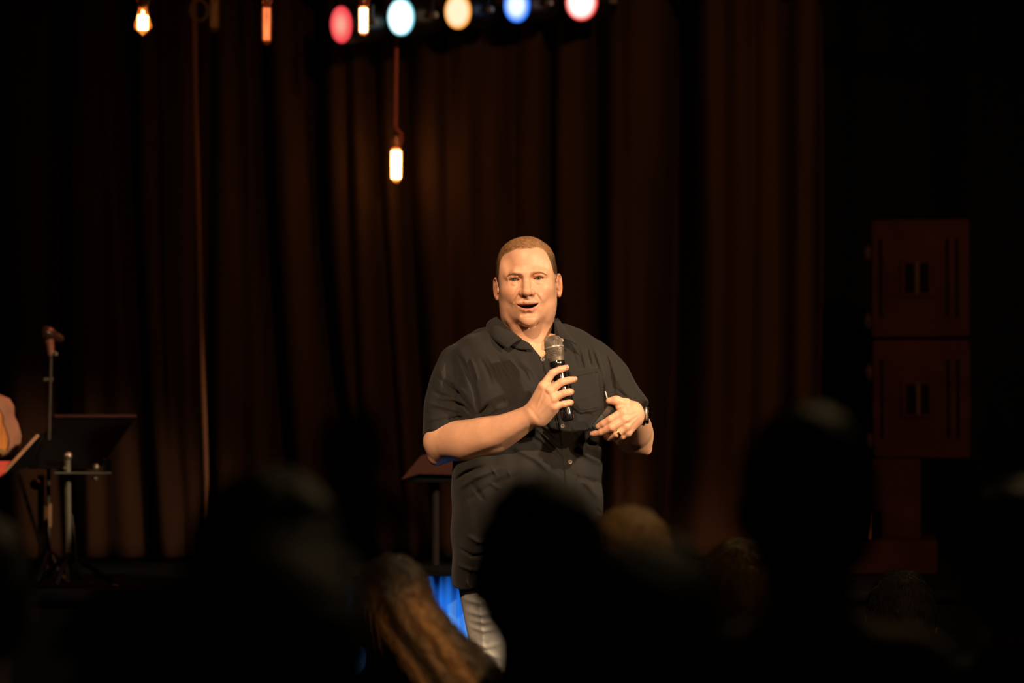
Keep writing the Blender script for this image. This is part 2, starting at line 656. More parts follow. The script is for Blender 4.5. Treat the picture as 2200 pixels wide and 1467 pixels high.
def build_head_field():
    H = Field((-108, -122, -275), (108, 128, 118), 1.5)
    E = H.ell
    # skull, face mass, jaw
    E((0, -6, 20), (77, 101, 85), 0)
    E((0, 20, 60), (60, 66, 44), 22)
    E((0, 22, -42), (71, 69, 72), 26)
    E((0, 34, -88), (53, 54, 40), 24)
    for s in (-1, 1):
        E((s * 47 - 2 * (s > 0), 24, -64), (27, 40, 48), 24)          # jowl
        E((s * 44 - 1 - 6 * (s > 0), 8, -100), (26 - 4 * (s > 0), 36, 34), 24)
        E((s * 40, 62, -28), (27, 24, 22), 22)          # cheek bone
        E((s * 27, 74, -46), (19, 17, 20), 14)          # cheek apple
        E((s * 55, 40, 22), (18, 30, 32), 24)           # temple
    # brow ridge
    for s in (-1, 1):
        H.chain([(s * 9, 88, 9, 8), (s * 26, 88, 15, 8.5), (s * 47, 76, 11, 8)], 12)
    E((0, 84, 12), (18, 12, 12), 14)
    # orbit hollows
    for s in (-1, 1):
        E((s * 31, 100, -1), (17, 15, 11), 12, 's')
        E((s * 16, 98, -4), (6, 10, 10), 10, 's')
    # eyelids over the eyeballs
    for s in (-1, 1):
        E((s * 33, 70.5, -1), 14.2, 4)
        H.chain([(s * 17, 80, 6.5, 3.2), (s * 25, 85.8, 8.8, 4.4), (s * 37, 84.3, 9.2, 4.8), (s * 47, 77.5, 4.5, 4.4)], 5)
        H.chain([(s * 20, 81, -10, 2.6), (s * 32, 83, -12.5, 3), (s * 45, 76.5, -9.5, 2.6)], 9)
    # nose
    H.cap((0, 86, 6), (0, 101, -22), 7.5, 9, 12)
    H.cap((0, 101, -22), (0, 108.5, -35), 9, 11.5, 6)
    E((0, 108, -37), (12.5, 11.5, 10), 5)
    for s in (-1, 1):
        E((s * 13.5, 97, -38), (8.5, 10.5, 8.5), 5)
    H.cap((0, 99, -44), (0, 92, -54), 6, 6, 6)
    # muzzle and lips
    E((0, 70, -68), (35, 26, 29), 14)
    MZ = -4.4
    up = [(-29, 82.0, -62.0, 2.2), (-17, 92.0, -60.8, 3.2), (-6, 96.2, -59.8, 3.8), (0, 96.4, -60.4, 3.7), (6, 96.2, -59.8, 3.8),
          (17, 92.0, -60.8, 3.2), (29, 82.0, -62.0, 2.2)]
    lo = [(-28, 82, -65, 2.2), (-16, 90.0, -75, 4.2), (-6, 94.0, -80.5, 5.4), (6, 94.0, -80.5, 5.4), (16, 90.0, -75, 4.2),
          (28, 82, -65, 2.2)]
    up = [(a, b, c + MZ, d) for a, b, c, d in up]
    lo = [(a, b, c + MZ, d) for a, b, c, d in lo]
    H.chain(up, 4)
    H.chain(lo, 4)
    # chin, underjaw, neck
    E((0, 79, -109), (26, 22, 19), 14)
    E((0, 75, -118), (20, 20, 12), 8)
    H.chain([(-16, 94.5, -95.5, 4), (0, 98, -94.5, 4.6), (16, 94.5, -95.5, 4)], 7, 's')
    H.cap((-4, -22, -50), (-6, -26, -200), 62, 68, 22)
    E((-2, 6, -130), (52, 44, 34), 20)
    E((-2, -4, -172), (58, 48, 50), 20)
    for s in (-1, 1):
        H.cap((s * 60, -10, -52), (s * 14, 44, -205), 13, 12, 12)
        H.cap((s * 14, 45, -207), (s * 110, 5, -214), 13, 12, 14)
    # chest seen in the open collar
    E((14, 10, -264), (110, 92, 80), 18)
    E((0, 48, -212), (9, 10, 10), 8, 's')
    # ears
    for s in (-1, 1):
        R = rotz(s * math.radians(20)) @ rotx(math.radians(-8))
        c = np.array([s * 81.0, -12.0, -18.0])
        E(c, (5.5, 17, 29), 5, 'u', R)
        pts = []
        ky = np.array([10, 13, 11, 2, -8, -14.5, -16.5, -14, -9, -1])
        kz = np.array([0, 11, 21, 27.5, 26.5, 18.5, 5, -8, -18, -25.5])
        tk = np.linspace(0, 1, 10)
        for t in np.linspace(0, 1, 40):
            w = np.exp(-((t - tk) / 0.075) ** 2)
            w /= w.sum()
            p = c + R @ np.array([s * 3.0, w @ ky, w @ kz])
            pts.append((*p, 3.2))
        H.chain(pts, 2.0)
        E(c + R @ np.array([s * 2, 4, -25]), (5.5, 8, 8), 3)
        E(c + R @ np.array([s * 7, 3, -3]), (7, 9.5, 13), 3, 's', R)
        E(c + R @ np.array([s * 6, -6, 14]), (4, 6, 8), 3, 's', R)
        E(c + R @ np.array([s * 3.5, 15, -4]), (3.5, 4.5, 6.5), 3)
    # mouth opening
    zc = -63.8 + MZ
    def mouth(x, y, z):
        a = np.sqrt(x * x + (z - (zc + 29.5)) ** 2) - 40.5
        b = z - (zc - 1.0 + 2.2 * (x / 27.0) ** 2)
        return np.maximum(np.maximum(a, b), 66 - y) + 0 * x
    H.op(mouth, (-31, 66, -86), (31, 112, -60), 1.4, 's')
    # nostrils
    for s in (-1, 1):
        E((s * 7.5, 102.5, -46.5), (4.8, 7, 4.6), 2, 's')
    # eye slits
    for s in (-1, 1):
        def slit(x, y, z, s=s):
            X = (x - s * 32.5)
            Z = z + 1.2 - 0.03 * X * s
            a = np.sqrt(X * X + (Z + 19.2) ** 2) - 23.2
            b = np.sqrt(X * X + (Z - 22.0) ** 2) - 26.4
            return np.maximum(np.maximum(a, b), 72 - y) + 0 * x
        H.op(slit, (s * 32.5 - 16, 72, -8), (s * 32.5 + 16, 100, 8), 1.2, 's')
    # creases
    S = H.stroke
    for s in (-1, 1):
        S([(s * 19, -40), (s * 26, -46), (s * 33, -57), (s * 36, -66)], 3.2, -2.2, 40)
        S([(s * 27, -42), (s * 35, -52), (s * 42, -66)], 7, 2.2, 40)
        S([(s * 31, -66), (s * 34, -72), (s * 34, -80)], 3.2, -1.0, 40)
        S([(s * 19, 8.5), (s * 32, 14 - 1.5), (s * 47, 8)], 1.6, -1.5, 60)
        S([(s * 20, -15), (s * 30, -19), (s * 42, -18)], 3.0, -0.6, 60)
        S([(s * 47, -3), (s * 56, -6)], 2.0, -0.8, 40)
        S([(s * 11, 6), (s * 15, -8)], 5, -2.0, 60)
        S([(s * 9, 24), (s * 6.5, 12)], 3, -0.35, 60)
    S([(-30, -108), (-16, -123), (0, -129), (16, -123), (28, -110)], 3.5, -3.2, 45)
    S([(-58, -75), (-50, -100), (-32, -122)], 7, -1.5, 0)
    S([(-64, -92), (-52, -118), (-34, -140)], 9, 1.8, 0)
    S([(-66, -105), (-52, -135), (-22, -163)], 4, -2.4, 0)
    S([(58, -80), (48, -104), (30, -122)], 7, -1.4, 0)
    S([(-52, -148), (-24, -178), (10, -190), (40, -176)], 3.5, -1.6, 0)
    S([(-3, -51), (-2.5, -58)], 1.6, -0.8, 80, 0.2)
    return H


HF = build_head_field()
hv, hf = HF.nets()
hn = vnormals(hv, hf)

SKIN = np.array([0.66, 0.365, 0.230])


def head_tint(v):
    x, y, z = v[:, 0], v[:, 1], v[:, 2]
    c = np.tile(SKIN, (len(v), 1))

    def mix(col, m):
        nonlocal c
        c = c * (1 - m[:, None]) + np.array(col) * m[:, None]

    g = lambda cx, cz, rx, rz: np.exp(-(((x - cx) / rx) ** 2 + ((z - cz) / rz) ** 2))
    f = ss(35, 60, y)
    for s in (-1, 1):
        mix((0.70, 0.30, 0.19), 0.45 * f * g(s * 42, -36, 22, 18))
        mix((0.60, 0.30, 0.20), 0.5 * f * g(s * 33, -3, 17, 9))
        mix((0.66, 0.27, 0.17), 0.6 * ss(76, 84, s * x) * ss(-60, -40, z) * ss(24, 8, z))
    mix((0.70, 0.30, 0.20), 0.5 * f * g(0, -38, 17, 11))
    mix((0.62, 0.34, 0.22), 0.35 * f * g(0, -92, 44, 26))            # shaved chin
    mix((0.62, 0.34, 0.22), 0.25 * f * g(0, -53, 26, 7))
    # lips
    zu = np.interp(np.abs(x), [0, 6, 17, 28], [-61.8, -60.6, -62.0, -65.4])
    zl = np.interp(np.abs(x), [0, 6, 16, 27], [-90.4, -90.0, -84, -71.5])
    lip = ss(0, 1.6, zu - z) * ss(0, 2.0, z - zl) * ss(30.5, 27, np.abs(x)) * ss(70, 76, y)
    mix((0.47, 0.165, 0.11), 0.85 * lip)
    # inside of the mouth
    ins = (np.abs(x) < 30) & (z < -66) & (z > -85) & (y < np.interp(np.abs(x), [0, 10, 20, 28], [90, 88, 83, 77])) & (y > 60)
    mix((0.05, 0.012, 0.01), ins.astype(float))
    nost = ((np.abs(np.abs(x) - 7.5) < 5) & (z > -47.5) & (z < -40) & (y > 92) & (y < 108) & (hn[:, 2] < -0.3)) if len(v) == len(hv) else 0 * x
    mix((0.20, 0.07, 0.05), 0.6 * np.asarray(nost, float))
    return c


skin_m = mat('skin', attr='tint', rough=0.42, spec=0.42, var=0.06, scale=60, bump=0.12, bscale=900, sss=0.12)
head_col = head_tint(hv)
# stubble-dark scalp under the hair
ZL_X = np.array([-82, -76, -73, -69, -65, -58, -50, -33, -16, 0, 21, 33, 46, 55, 62, 68, 73, 80])
ZL_Z = np.array([-25, -12, 10, 34, 54, 66, 72, 76, 82, 79, 78, 82, 77, 67, 52, 32, 6, -25])


def hair_mask(v):
    x, y, z = v[:, 0], v[:, 1], v[:, 2]
    front = z - np.interp(x, ZL_X, ZL_Z)
    back = np.minimum(z + 62, 24 - y)
    earzone = (np.abs(x) > 60) & (y > -34) & (z < 10)
    # in front of the ear only a narrow sideburn
    m = np.where(y > 24, front, np.maximum(back * 0.5, np.where(y > -10, front, -9)))
    m = np.where(earzone, np.minimum(m, np.where((y > 12) & (y < 30) & (np.abs(x) < 84), 10 + z, -5)), m)
    return m


def head_build(parent):
    # ---- hair: a close cap and combed strands
    n = hn
    m = hair_mask(hv)
    ear = (np.abs(hv[:, 0]) > 77) & (hv[:, 1] < 10) & (hv[:, 2] < 14)
    m = np.where(ear, -5, m)
    cap_sel = (m > 0.8) & (hv[:, 2] > -64)
    thick = np.clip((m - 0.8) * 0.07, 0, 1) * (2.0 + 1.6 * ss(45, 85, hv[:, 2]))
    thick += 0.9 * np.clip(m * 0.2, 0, 1) * 0.6 * np.sin(hv[:, 1] * 0.55 + hv[:, 0] * 0.28 + 2 * np.sin(hv[:, 0] * 0.1)) * ss(50, 80, hv[:, 2])
    cv = hv + n * (thick[:, None] + 0.15)
    keep = cap_sel[hf].all(1)
    used = np.unique(hf[keep])
    remap = np.full(len(hv), -1)
    remap[used] = np.arange(len(used))
    r = np.random.default_rng(3)
    hair_m = mat('hair_strawberry_brown', attr='tint', rough=0.42, spec=0.45, var=0.3, scale=160, stretch=(1, 1, 1))
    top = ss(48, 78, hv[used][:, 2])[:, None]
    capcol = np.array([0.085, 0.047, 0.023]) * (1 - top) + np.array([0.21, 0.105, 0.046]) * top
    hair = mesh_np('hair', loc2world(head_pose(cv[used])), remap[hf[keep]], hair_m, parent, True, capcol)
    sel = np.nonzero((m > -2.2) & (hv[:, 2] > -60) & (hv[:, 1] > -80))[0]
    sel = r.choice(sel, size=min(13000, len(sel)), replace=False)
    P, N = cv[sel], n[sel]
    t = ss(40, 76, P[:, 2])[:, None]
    right = ss(38, 58, P[:, 0])[:, None]
    dtop = np.array([-0.75, -0.55, 0.30]) * (1 - right) + np.array([0.5, -0.8, -0.35]) * right
    dside = np.array([0.0, -0.75, -0.65])
    d = dtop * t + dside * (1 - t)
    ln = (6 + 20 * t[:, 0])
    sv, sq, mm = strands(P - N * 0.6, N, d, ln, 0.36, 4, 1.2, 0.25, 5, 0.20)
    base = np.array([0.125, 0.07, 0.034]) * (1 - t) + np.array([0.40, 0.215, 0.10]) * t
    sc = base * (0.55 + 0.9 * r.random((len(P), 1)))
    so = mesh_np('hair_strands', loc2world(head_pose(sv)), sq, hair_m, hair, True, np.repeat(sc, mm, axis=0))
    tag(so, kind='stuff')
    # ---- eyebrows
    R = []
    D = []
    for s in (-1, 1):
        for i in range(190):
            u = r.random()
            x = s * (11 + 41 * u)
            z = np.interp(u, [0, 0.35, 0.7, 1], [4.5, 11.0, 14.5, 7.0]) + r.normal(0, 1.3) * (1 - 0.5 * u)
            y = HF.surfy(x, z)
            R.append((x, y, z))
            D.append((s * 0.9, 0.0, 0.45 - 0.8 * u))
    R = np.array(R)
    N = np.tile([0, 1.0, 0.1], (len(R), 1))
    bv, bq, mm = strands(R, N, np.array(D), np.full(len(R), 5.5), 0.17, 3, 0.6, 0.3, 9, 0.2)
    bc = np.array([0.46, 0.225, 0.115]) * (0.7 + 0.6 * r.random((len(R), 1)))
    bo = mesh_np('eyebrows', loc2world(head_pose(bv)), bq, hair_m, parent, True, np.repeat(bc, mm, axis=0))
    tag(bo, kind='stuff')
    # lashes
    R, D = [], []
    for s in (-1, 1):
        for i in range(60):
            u = r.uniform(-1, 1)
            x = s * 32.5 + 13.5 * u
            z = -1.2 - 17.4 + math.sqrt(22.6 ** 2 - (13.5 * u) ** 2)
            R.append((x, 70.5 + math.sqrt(max(14.3 ** 2 - (13.5 * u) ** 2 * 0.55 - 20, 20)) + 0.4, z))
            D.append((0.5 * u * s * s, 0.5, 0.25))
    R = np.array(R)
    N = np.tile([0, 0.3, 1.0], (len(R), 1))
    bv, bq, mm = strands(R, N, np.array(D), np.full(len(R), 3.5), 0.16, 2, 0.3, 0.1, 11, 0.1)
    tag(mesh_np('eyelashes', loc2world(head_pose(bv)), bq, hair_m, parent, True, np.full((len(bv), 3), 0.05) * [1.2, .7, .5]), kind='stuff')
    # ---- eyes
    for s in (-1, 1):
        c = np.array([s * 33.0, 70.5, -1.0])
        gaze = np.array([-0.06 + 0.01 * s, 1.0, 0.03])
        gaze /= np.linalg.norm(gaze)
        nu, nv_ = 40, 48
        V, C = [], []
        e1 = np.cross(gaze, [0, 0, 1.0])
        e1 /= np.linalg.norm(e1)
        e2 = np.cross(e1, gaze)
        ths = np.concatenate([np.linspace(0.001, 0.55, 26), np.linspace(0.6, math.pi - 0.001, 20)])
        for th in ths:
            rr = 12.7 + (0.75 * math.cos(min(th / 0.52, 1) * math.pi / 2) ** 1.0 if th < 0.52 else 0)
            for j in range(nv_):
                ph = 2 * math.pi * j / nv_
                V.append(c + rr * (gaze * math.cos(th) + (e1 * math.cos(ph) + e2 * math.sin(ph)) * math.sin(th)))
                if th < 0.17:
                    C.append((0.006, 0.006, 0.006))
                elif th < 0.47:
                    w = 0.75 + 0.5 * r.random()
                    dk = 0.45 if th > 0.41 else 1.0
                    C.append((0.078 * w * dk, 0.088 * w * dk, 0.078 * w * dk))
                else:
                    C.append((0.36, 0.27, 0.22))
        nr = len(ths)
        q = []
        for i in range(nr - 1):
            for j in range(nv_):
                q.append((i * nv_ + j, (i + 1) * nv_ + j, (i + 1) * nv_ + (j + 1) % nv_, i * nv_ + (j + 1) % nv_))
        mesh_np('eye', loc2world(head_pose(np.array(V))), np.array(q), mat('eyeball', attr='tint', rough=0.12, spec=0.6, var=0.03, scale=300),
                parent, True, np.array(C))
    # ---- teeth, one by one along the upper arch
    tooth_m = mat('tooth_enamel', (0.34, 0.24, 0.17), 0.3, var=0.05)
    teeth = None
    for i in range(-4, 4):
        x = (i + 0.5) * 6.2
        y = 86.5 - 0.018 * x * x
        p = loc2world(head_pose(np.array([x, y - 1.5, -67.2])))
        mb = MB().box(p, (0.0058, 0.0042, 0.0075), Matrix.Rotation(0.036 * x * 1.0, 3, 'Z'), 0.0012)
        mb.build('tooth', tooth_m, parent)
    tv = []
    tongue = Field((-24, 36, -96), (24, 88, -70), 1.6)
    tongue.ell((0, 60, -84), (18, 20, 7), 0)
    v, f = tongue.nets()
    mesh_np('tongue', loc2world(head_pose(v)), f, mat('tongue', (0.25, 0.07, 0.055), 0.4), parent)
# ------------------------------------------------------------------ the speaker: arms, hands, clothes
def P4(px, py, y, r):
    return (*L(px, py, y), r)


def build_right_arm():          # image left; holds the microphone
    A = Field((-300, -110, -520), (140, 312, -215), 1.7)
    A.limb([P4(968, 815, -28, 34), P4(963, 865, -10, 40), P4(957, 905, 2, 46), P4(951, 948, 34, 49)], 4, 40)
    A.limb([P4(952, 950, 36, 49), P4(1004, 950, 105, 55), P4(1058, 937, 158, 49), P4(1100, 917, 198, 39), P4(1130, 900, 224, 32), P4(1148, 889, 240, 28)], 14, 80)
    A.cap(L(938, 985, 28), L(952, 966, 36), 19, 30, 24)
    A.cap(L(985, 935, 60), L(1050, 925, 150), 30, 26, 30)
    W = L(1148, 889, 240)
        # palm
    mcp = {'i': P4(1167, 830, 268, 12), 'm': P4(1180, 840, 276, 12), 'r': P4(1187, 856, 276, 11.5), 'p': P4(1189, 873, 268, 11)}
    for q, wr in (('i', L(1146, 878, 240)), ('m', L(1149, 886, 244)), ('r', L(1153, 893, 244)), ('p', L(1158, 900, 240))):
        A.cap(wr, mcp[q][:3], 19, mcp[q][3] + 1.5, 13)
    A.cap(L(1160, 885, 236), L(1178, 862, 262), 26, 17, 14)
    A.cap(L(1166, 898, 236), L(1190, 878, 256), 17, 13, 12)
    A.cap(L(1175, 838, 268), L(1186, 872, 266), 11, 11, 8)
    fing = {
        'i': [mcp['i'], P4(1186, 801, 266, 9.4), P4(1204, 793.5, 262, 8.8), P4(1216, 790, 258, 7.9)],
        'm': [mcp['m'], P4(1206, 820.5, 277, 9.8), P4(1222, 816.5, 270, 9.2), P4(1233, 815, 262, 8.0)],
        'r': [mcp['r'], P4(1212, 844, 277, 9.6), P4(1224, 842, 268, 9.2), P4(1227, 841.5, 250, 8.2)],
        'p': [mcp['p'], P4(1211, 868, 268, 8.8), P4(1223, 865, 260, 8.6), P4(1226.5, 864.5, 246, 7.6)]}
    for q in 'imrp':
        A.limb(fing[q], 5, 16)
        for j in (1, 2):
            p = np.array(fing[q][j][:3]) + [0, 1.4, 0]
            A.ell(p, fing[q][j][3] * 0.9, 4)
        k = np.array(mcp[q][:3]) + [0, 4.0, 0.5]
        A.ell(k, (8.5, 8, 8.5), 6)
    # webs between the fingers
    A.ell(L(1179, 826, 264), (7, 6, 6), 6)
    # thumb behind the microphone
    A.chain([P4(1158, 876, 226, 17), P4(1176, 850, 212, 13), P4(1196, 826, 206, 11), P4(1207, 810, 208, 8.5)], 10)
    # tendons and wrist crease, nails pressed in
    for a, b in (((1152, 878), (1168, 836)), ((1155, 884), (1179, 846)), ((1158, 890), (1185, 860))):
        A.stroke([L(*a, 260), L(*b, 275)], 3, 1.2, 230)
    for a, b in (((1171, 838), (1178, 850)), ((1180, 850), (1184, 862))):
        A.stroke([L(*a, 270), L(*b, 270)], 4, -1.6, 230)
    A.stroke([L(1128, 868, 220), L(1146, 886, 235), L(1160, 906, 230)], 5, -1.0, 100)
    A.stroke([L(1000, 984, 100), L(1080, 958, 170), L(1140, 916, 220)], 6, -3.0, 20)
    A.stroke([L(1000, 960, 60), L(1060, 945, 150), L(1120, 905, 210)], 14, 2.0, 20)
    A.stroke([L(955, 985, 20), L(985, 990, 40)], 6, -2.5, 0)
    return A, fing


def build_left_arm():           # image right; holds the clicker
    A = Field((150, -130, -520), (350, 335, -200), 1.7)
    A.limb([P4(1318, 820, -40, 34), P4(1338, 862, -18, 40), P4(1350, 900, 2, 47), P4(1361, 932, 30, 49)], 4, 40)
    A.limb([P4(1361, 933, 35, 50), P4(1363, 921, 110, 47), P4(1363, 902, 200, 34), P4(1361, 891, 250, 26)], 16, 70)
    A.cap(L(1389, 966, 25), L(1375, 950, 40), 13, 26, 22)
    mcp = {'i': P4(1338, 885, 298, 11.5), 'm': P4(1343, 901, 301, 11.5), 'r': P4(1346, 916, 297, 10.5), 'p': P4(1349, 929, 288, 9.5)}
    for q, wr in (('i', L(1364, 880, 256)), ('m', L(1365, 887, 260)), ('r', L(1366, 895, 260)), ('p', L(1365, 902, 254))):
        A.cap(wr, mcp[q][:3], 17, mcp[q][3] + 1, 12)
    A.cap(L(1362, 890, 250), L(1346, 905, 278), 20, 16, 12)
    fing = {
        'i': [mcp['i'], P4(1311, 901, 301, 9.8), P4(1296, 910, 293, 9.2), P4(1287, 915.5, 287, 8.2)],
        'm': [mcp['m'], P4(1314, 919, 303, 9.8), P4(1292, 929, 285, 9.0), P4(1275, 932, 270, 8.0)],
        'r': [mcp['r'], P4(1324, 933, 298, 9.2), P4(1309, 941, 272, 8.8), P4(1303, 939, 255, 8)],
        'p': [mcp['p'], P4(1336, 938, 285, 8.4), P4(1326, 945, 262, 8), P4(1321, 943, 248, 7.2)]}
    for q in 'imrp':
        A.limb(fing[q], 5, 16)
        for j in (1, 2):
            A.ell(np.array(fing[q][j][:3]) + [0, 1.2, 0.5], fing[q][j][3] * 0.9, 4)
        A.ell(np.array(mcp[q][:3]) + [0, 3.5, 1.0], (8, 7.5, 7.5), 6)
    A.chain([P4(1362, 874, 254, 14), P4(1345, 867, 278, 12.5), P4(1324, 861, 285, 11.5), P4(1309, 861, 283, 8.8)], 8)
    A.ell(np.array(L(1324, 859.5, 286)), (10, 10, 9.5), 4)
    A.ell(L(1330, 876, 285), (9, 7, 7), 8)
    for a, b in (((1370, 882), (1342, 889)), ((1371, 889), (1346, 903)), ((1371, 896), (1349, 917))):
        A.stroke([L(*a, 275), L(*b, 295)], 2.6, 1.2, 240)
    A.stroke([L(1350, 894, 290), L(1340, 896, 300)], 3.5, -1.4, 240)
    A.stroke([L(1352, 909, 290), L(1343, 910, 300)], 3.5, -1.6, 240)
    return A, fing


def nail(fing, parent, up=(0, 1, 0.2)):
    a, b = np.array(fing[-2][:3]), np.array(fing[-1][:3])
    r = fing[-1][3]
    d = (b - a) / np.linalg.norm(b - a)
    u = np.array(up, float)
    u -= d * (u @ d)
    u /= np.linalg.norm(u)
    sd = np.cross(d, u)
    c = b + d * r * 0.30
    V = []
    n = 7
    for i in range(n):
        t = -0.75 + 1.35 * i / (n - 1)
        for j in range(n):
            w = (-1 + 2 * j / (n - 1)) * 0.92
            ww = w * (1 - 0.25 * max(0, abs(t) - 0.3))
            ang = ww * 0.85
            rr = r * (0.985 - 0.16 * max(t, 0) ** 2)
            V.append(c + d * (t * r * 0.72) + (u * math.cos(ang) + sd * math.sin(ang)) * rr)
    q = [(i * n + j, i * n + j + 1, (i + 1) * n + j + 1, (i + 1) * n + j) for i in range(n - 1) for j in range(n - 1)]
    o = mesh_np('fingernail', loc2world(np.array(V)), np.array(q), mat('nail', (0.62, 0.345, 0.24), 0.35, var=0.04), parent)
    md = o.modifiers.new('thick', 'SOLIDIFY')
    md.thickness = 0.0004
    return o


# torso outline seen from the front: py, left px, right px, front mm, back mm
TOR = np.array([
    (690, 1075, 1195, 20, -95), (712, 1020, 1250, 38, -110), (735, 985, 1285, 58, -120), (760, 972, 1302, 82, -128), (800, 972, 1304, 112, -132),
    (850, 975, 1300, 138, -134), (900, 978, 1295, 156, -134), (950, 977, 1291, 170, -132), (1000, 973, 1291, 181, -130),
    (1060, 972, 1293, 185, -130), (1120, 973, 1295, 176, -132), (1190, 973, 1292, 160, -134), (1240, 972, 1290, 150, -134), (1290, 972, 1290, 148, -134)], float)


def torso_fn(grow=0.0, rot=math.radians(7)):
    zz = np.array([L(1133, r[0], 0)[2] for r in TOR])
    xl = np.array([L(r[1], r[0], 0)[0] for r in TOR])
    xr = np.array([L(r[2], r[0], 0)[0] for r in TOR])
    o = np.argsort(zz)

    def smooth_interp(z, a):
        zf = np.linspace(zz.min(), zz.max(), 200)
        v = np.interp(zf, zz[o], a[o])
        ker = np.exp(-np.linspace(-2, 2, 21) ** 2)
        ker /= ker.sum()
        vp = np.pad(v, 10, mode='edge')
        return np.interp(z, zf, np.convolve(vp, ker, 'valid'))

    def fn(x, y, z):
        zr = np.ravel(z)
        l, r_ = smooth_interp(zr, xl), smooth_interp(zr, xr)
        fr, bk = smooth_interp(zr, TOR[:, 3]), smooth_interp(zr, TOR[:, 4])
        cx, a = (l + r_) / 2, (r_ - l) / 2 + grow
        cy, b = (fr + bk) / 2, (fr - bk) / 2 + grow
        X, Y = x - cx[None, None, :], y - cy[None, None, :]
        c, s_ = math.cos(rot), math.sin(rot)
        X, Y = X * c - Y * s_, X * s_ + Y * c
        n = 2.35
        d = (np.abs(X / a[None, None, :]) ** n + np.abs(Y / b[None, None, :]) ** n) ** (1 / n) - 1
        return d * np.minimum(a, b)[None, None, :]

    return fn


def poly_sd(poly, x, z):
    """signed distance in the (x, z) plane, negative inside"""
    P = np.asarray(poly, float)
    d = np.full(np.broadcast(x, z).shape, 1e9)
    inside = np.zeros(d.shape, bool)
    n = len(P)
    for i in range(n):
        a, b = P[i], P[(i + 1) % n]
        e = b - a
        t = np.clip(((x - a[0]) * e[0] + (z - a[1]) * e[1]) / (e @ e), 0, 1)
        d = np.minimum(d, np.hypot(x - a[0] - t * e[0], z - a[1] - t * e[1]))
        c = ((a[1] > z) != (b[1] > z)) & (x < (b[0] - a[0]) * (z - a[1]) / (b[1] - a[1] + 1e-12) + a[0])
        inside ^= c
    return np.where(inside, -d, d)


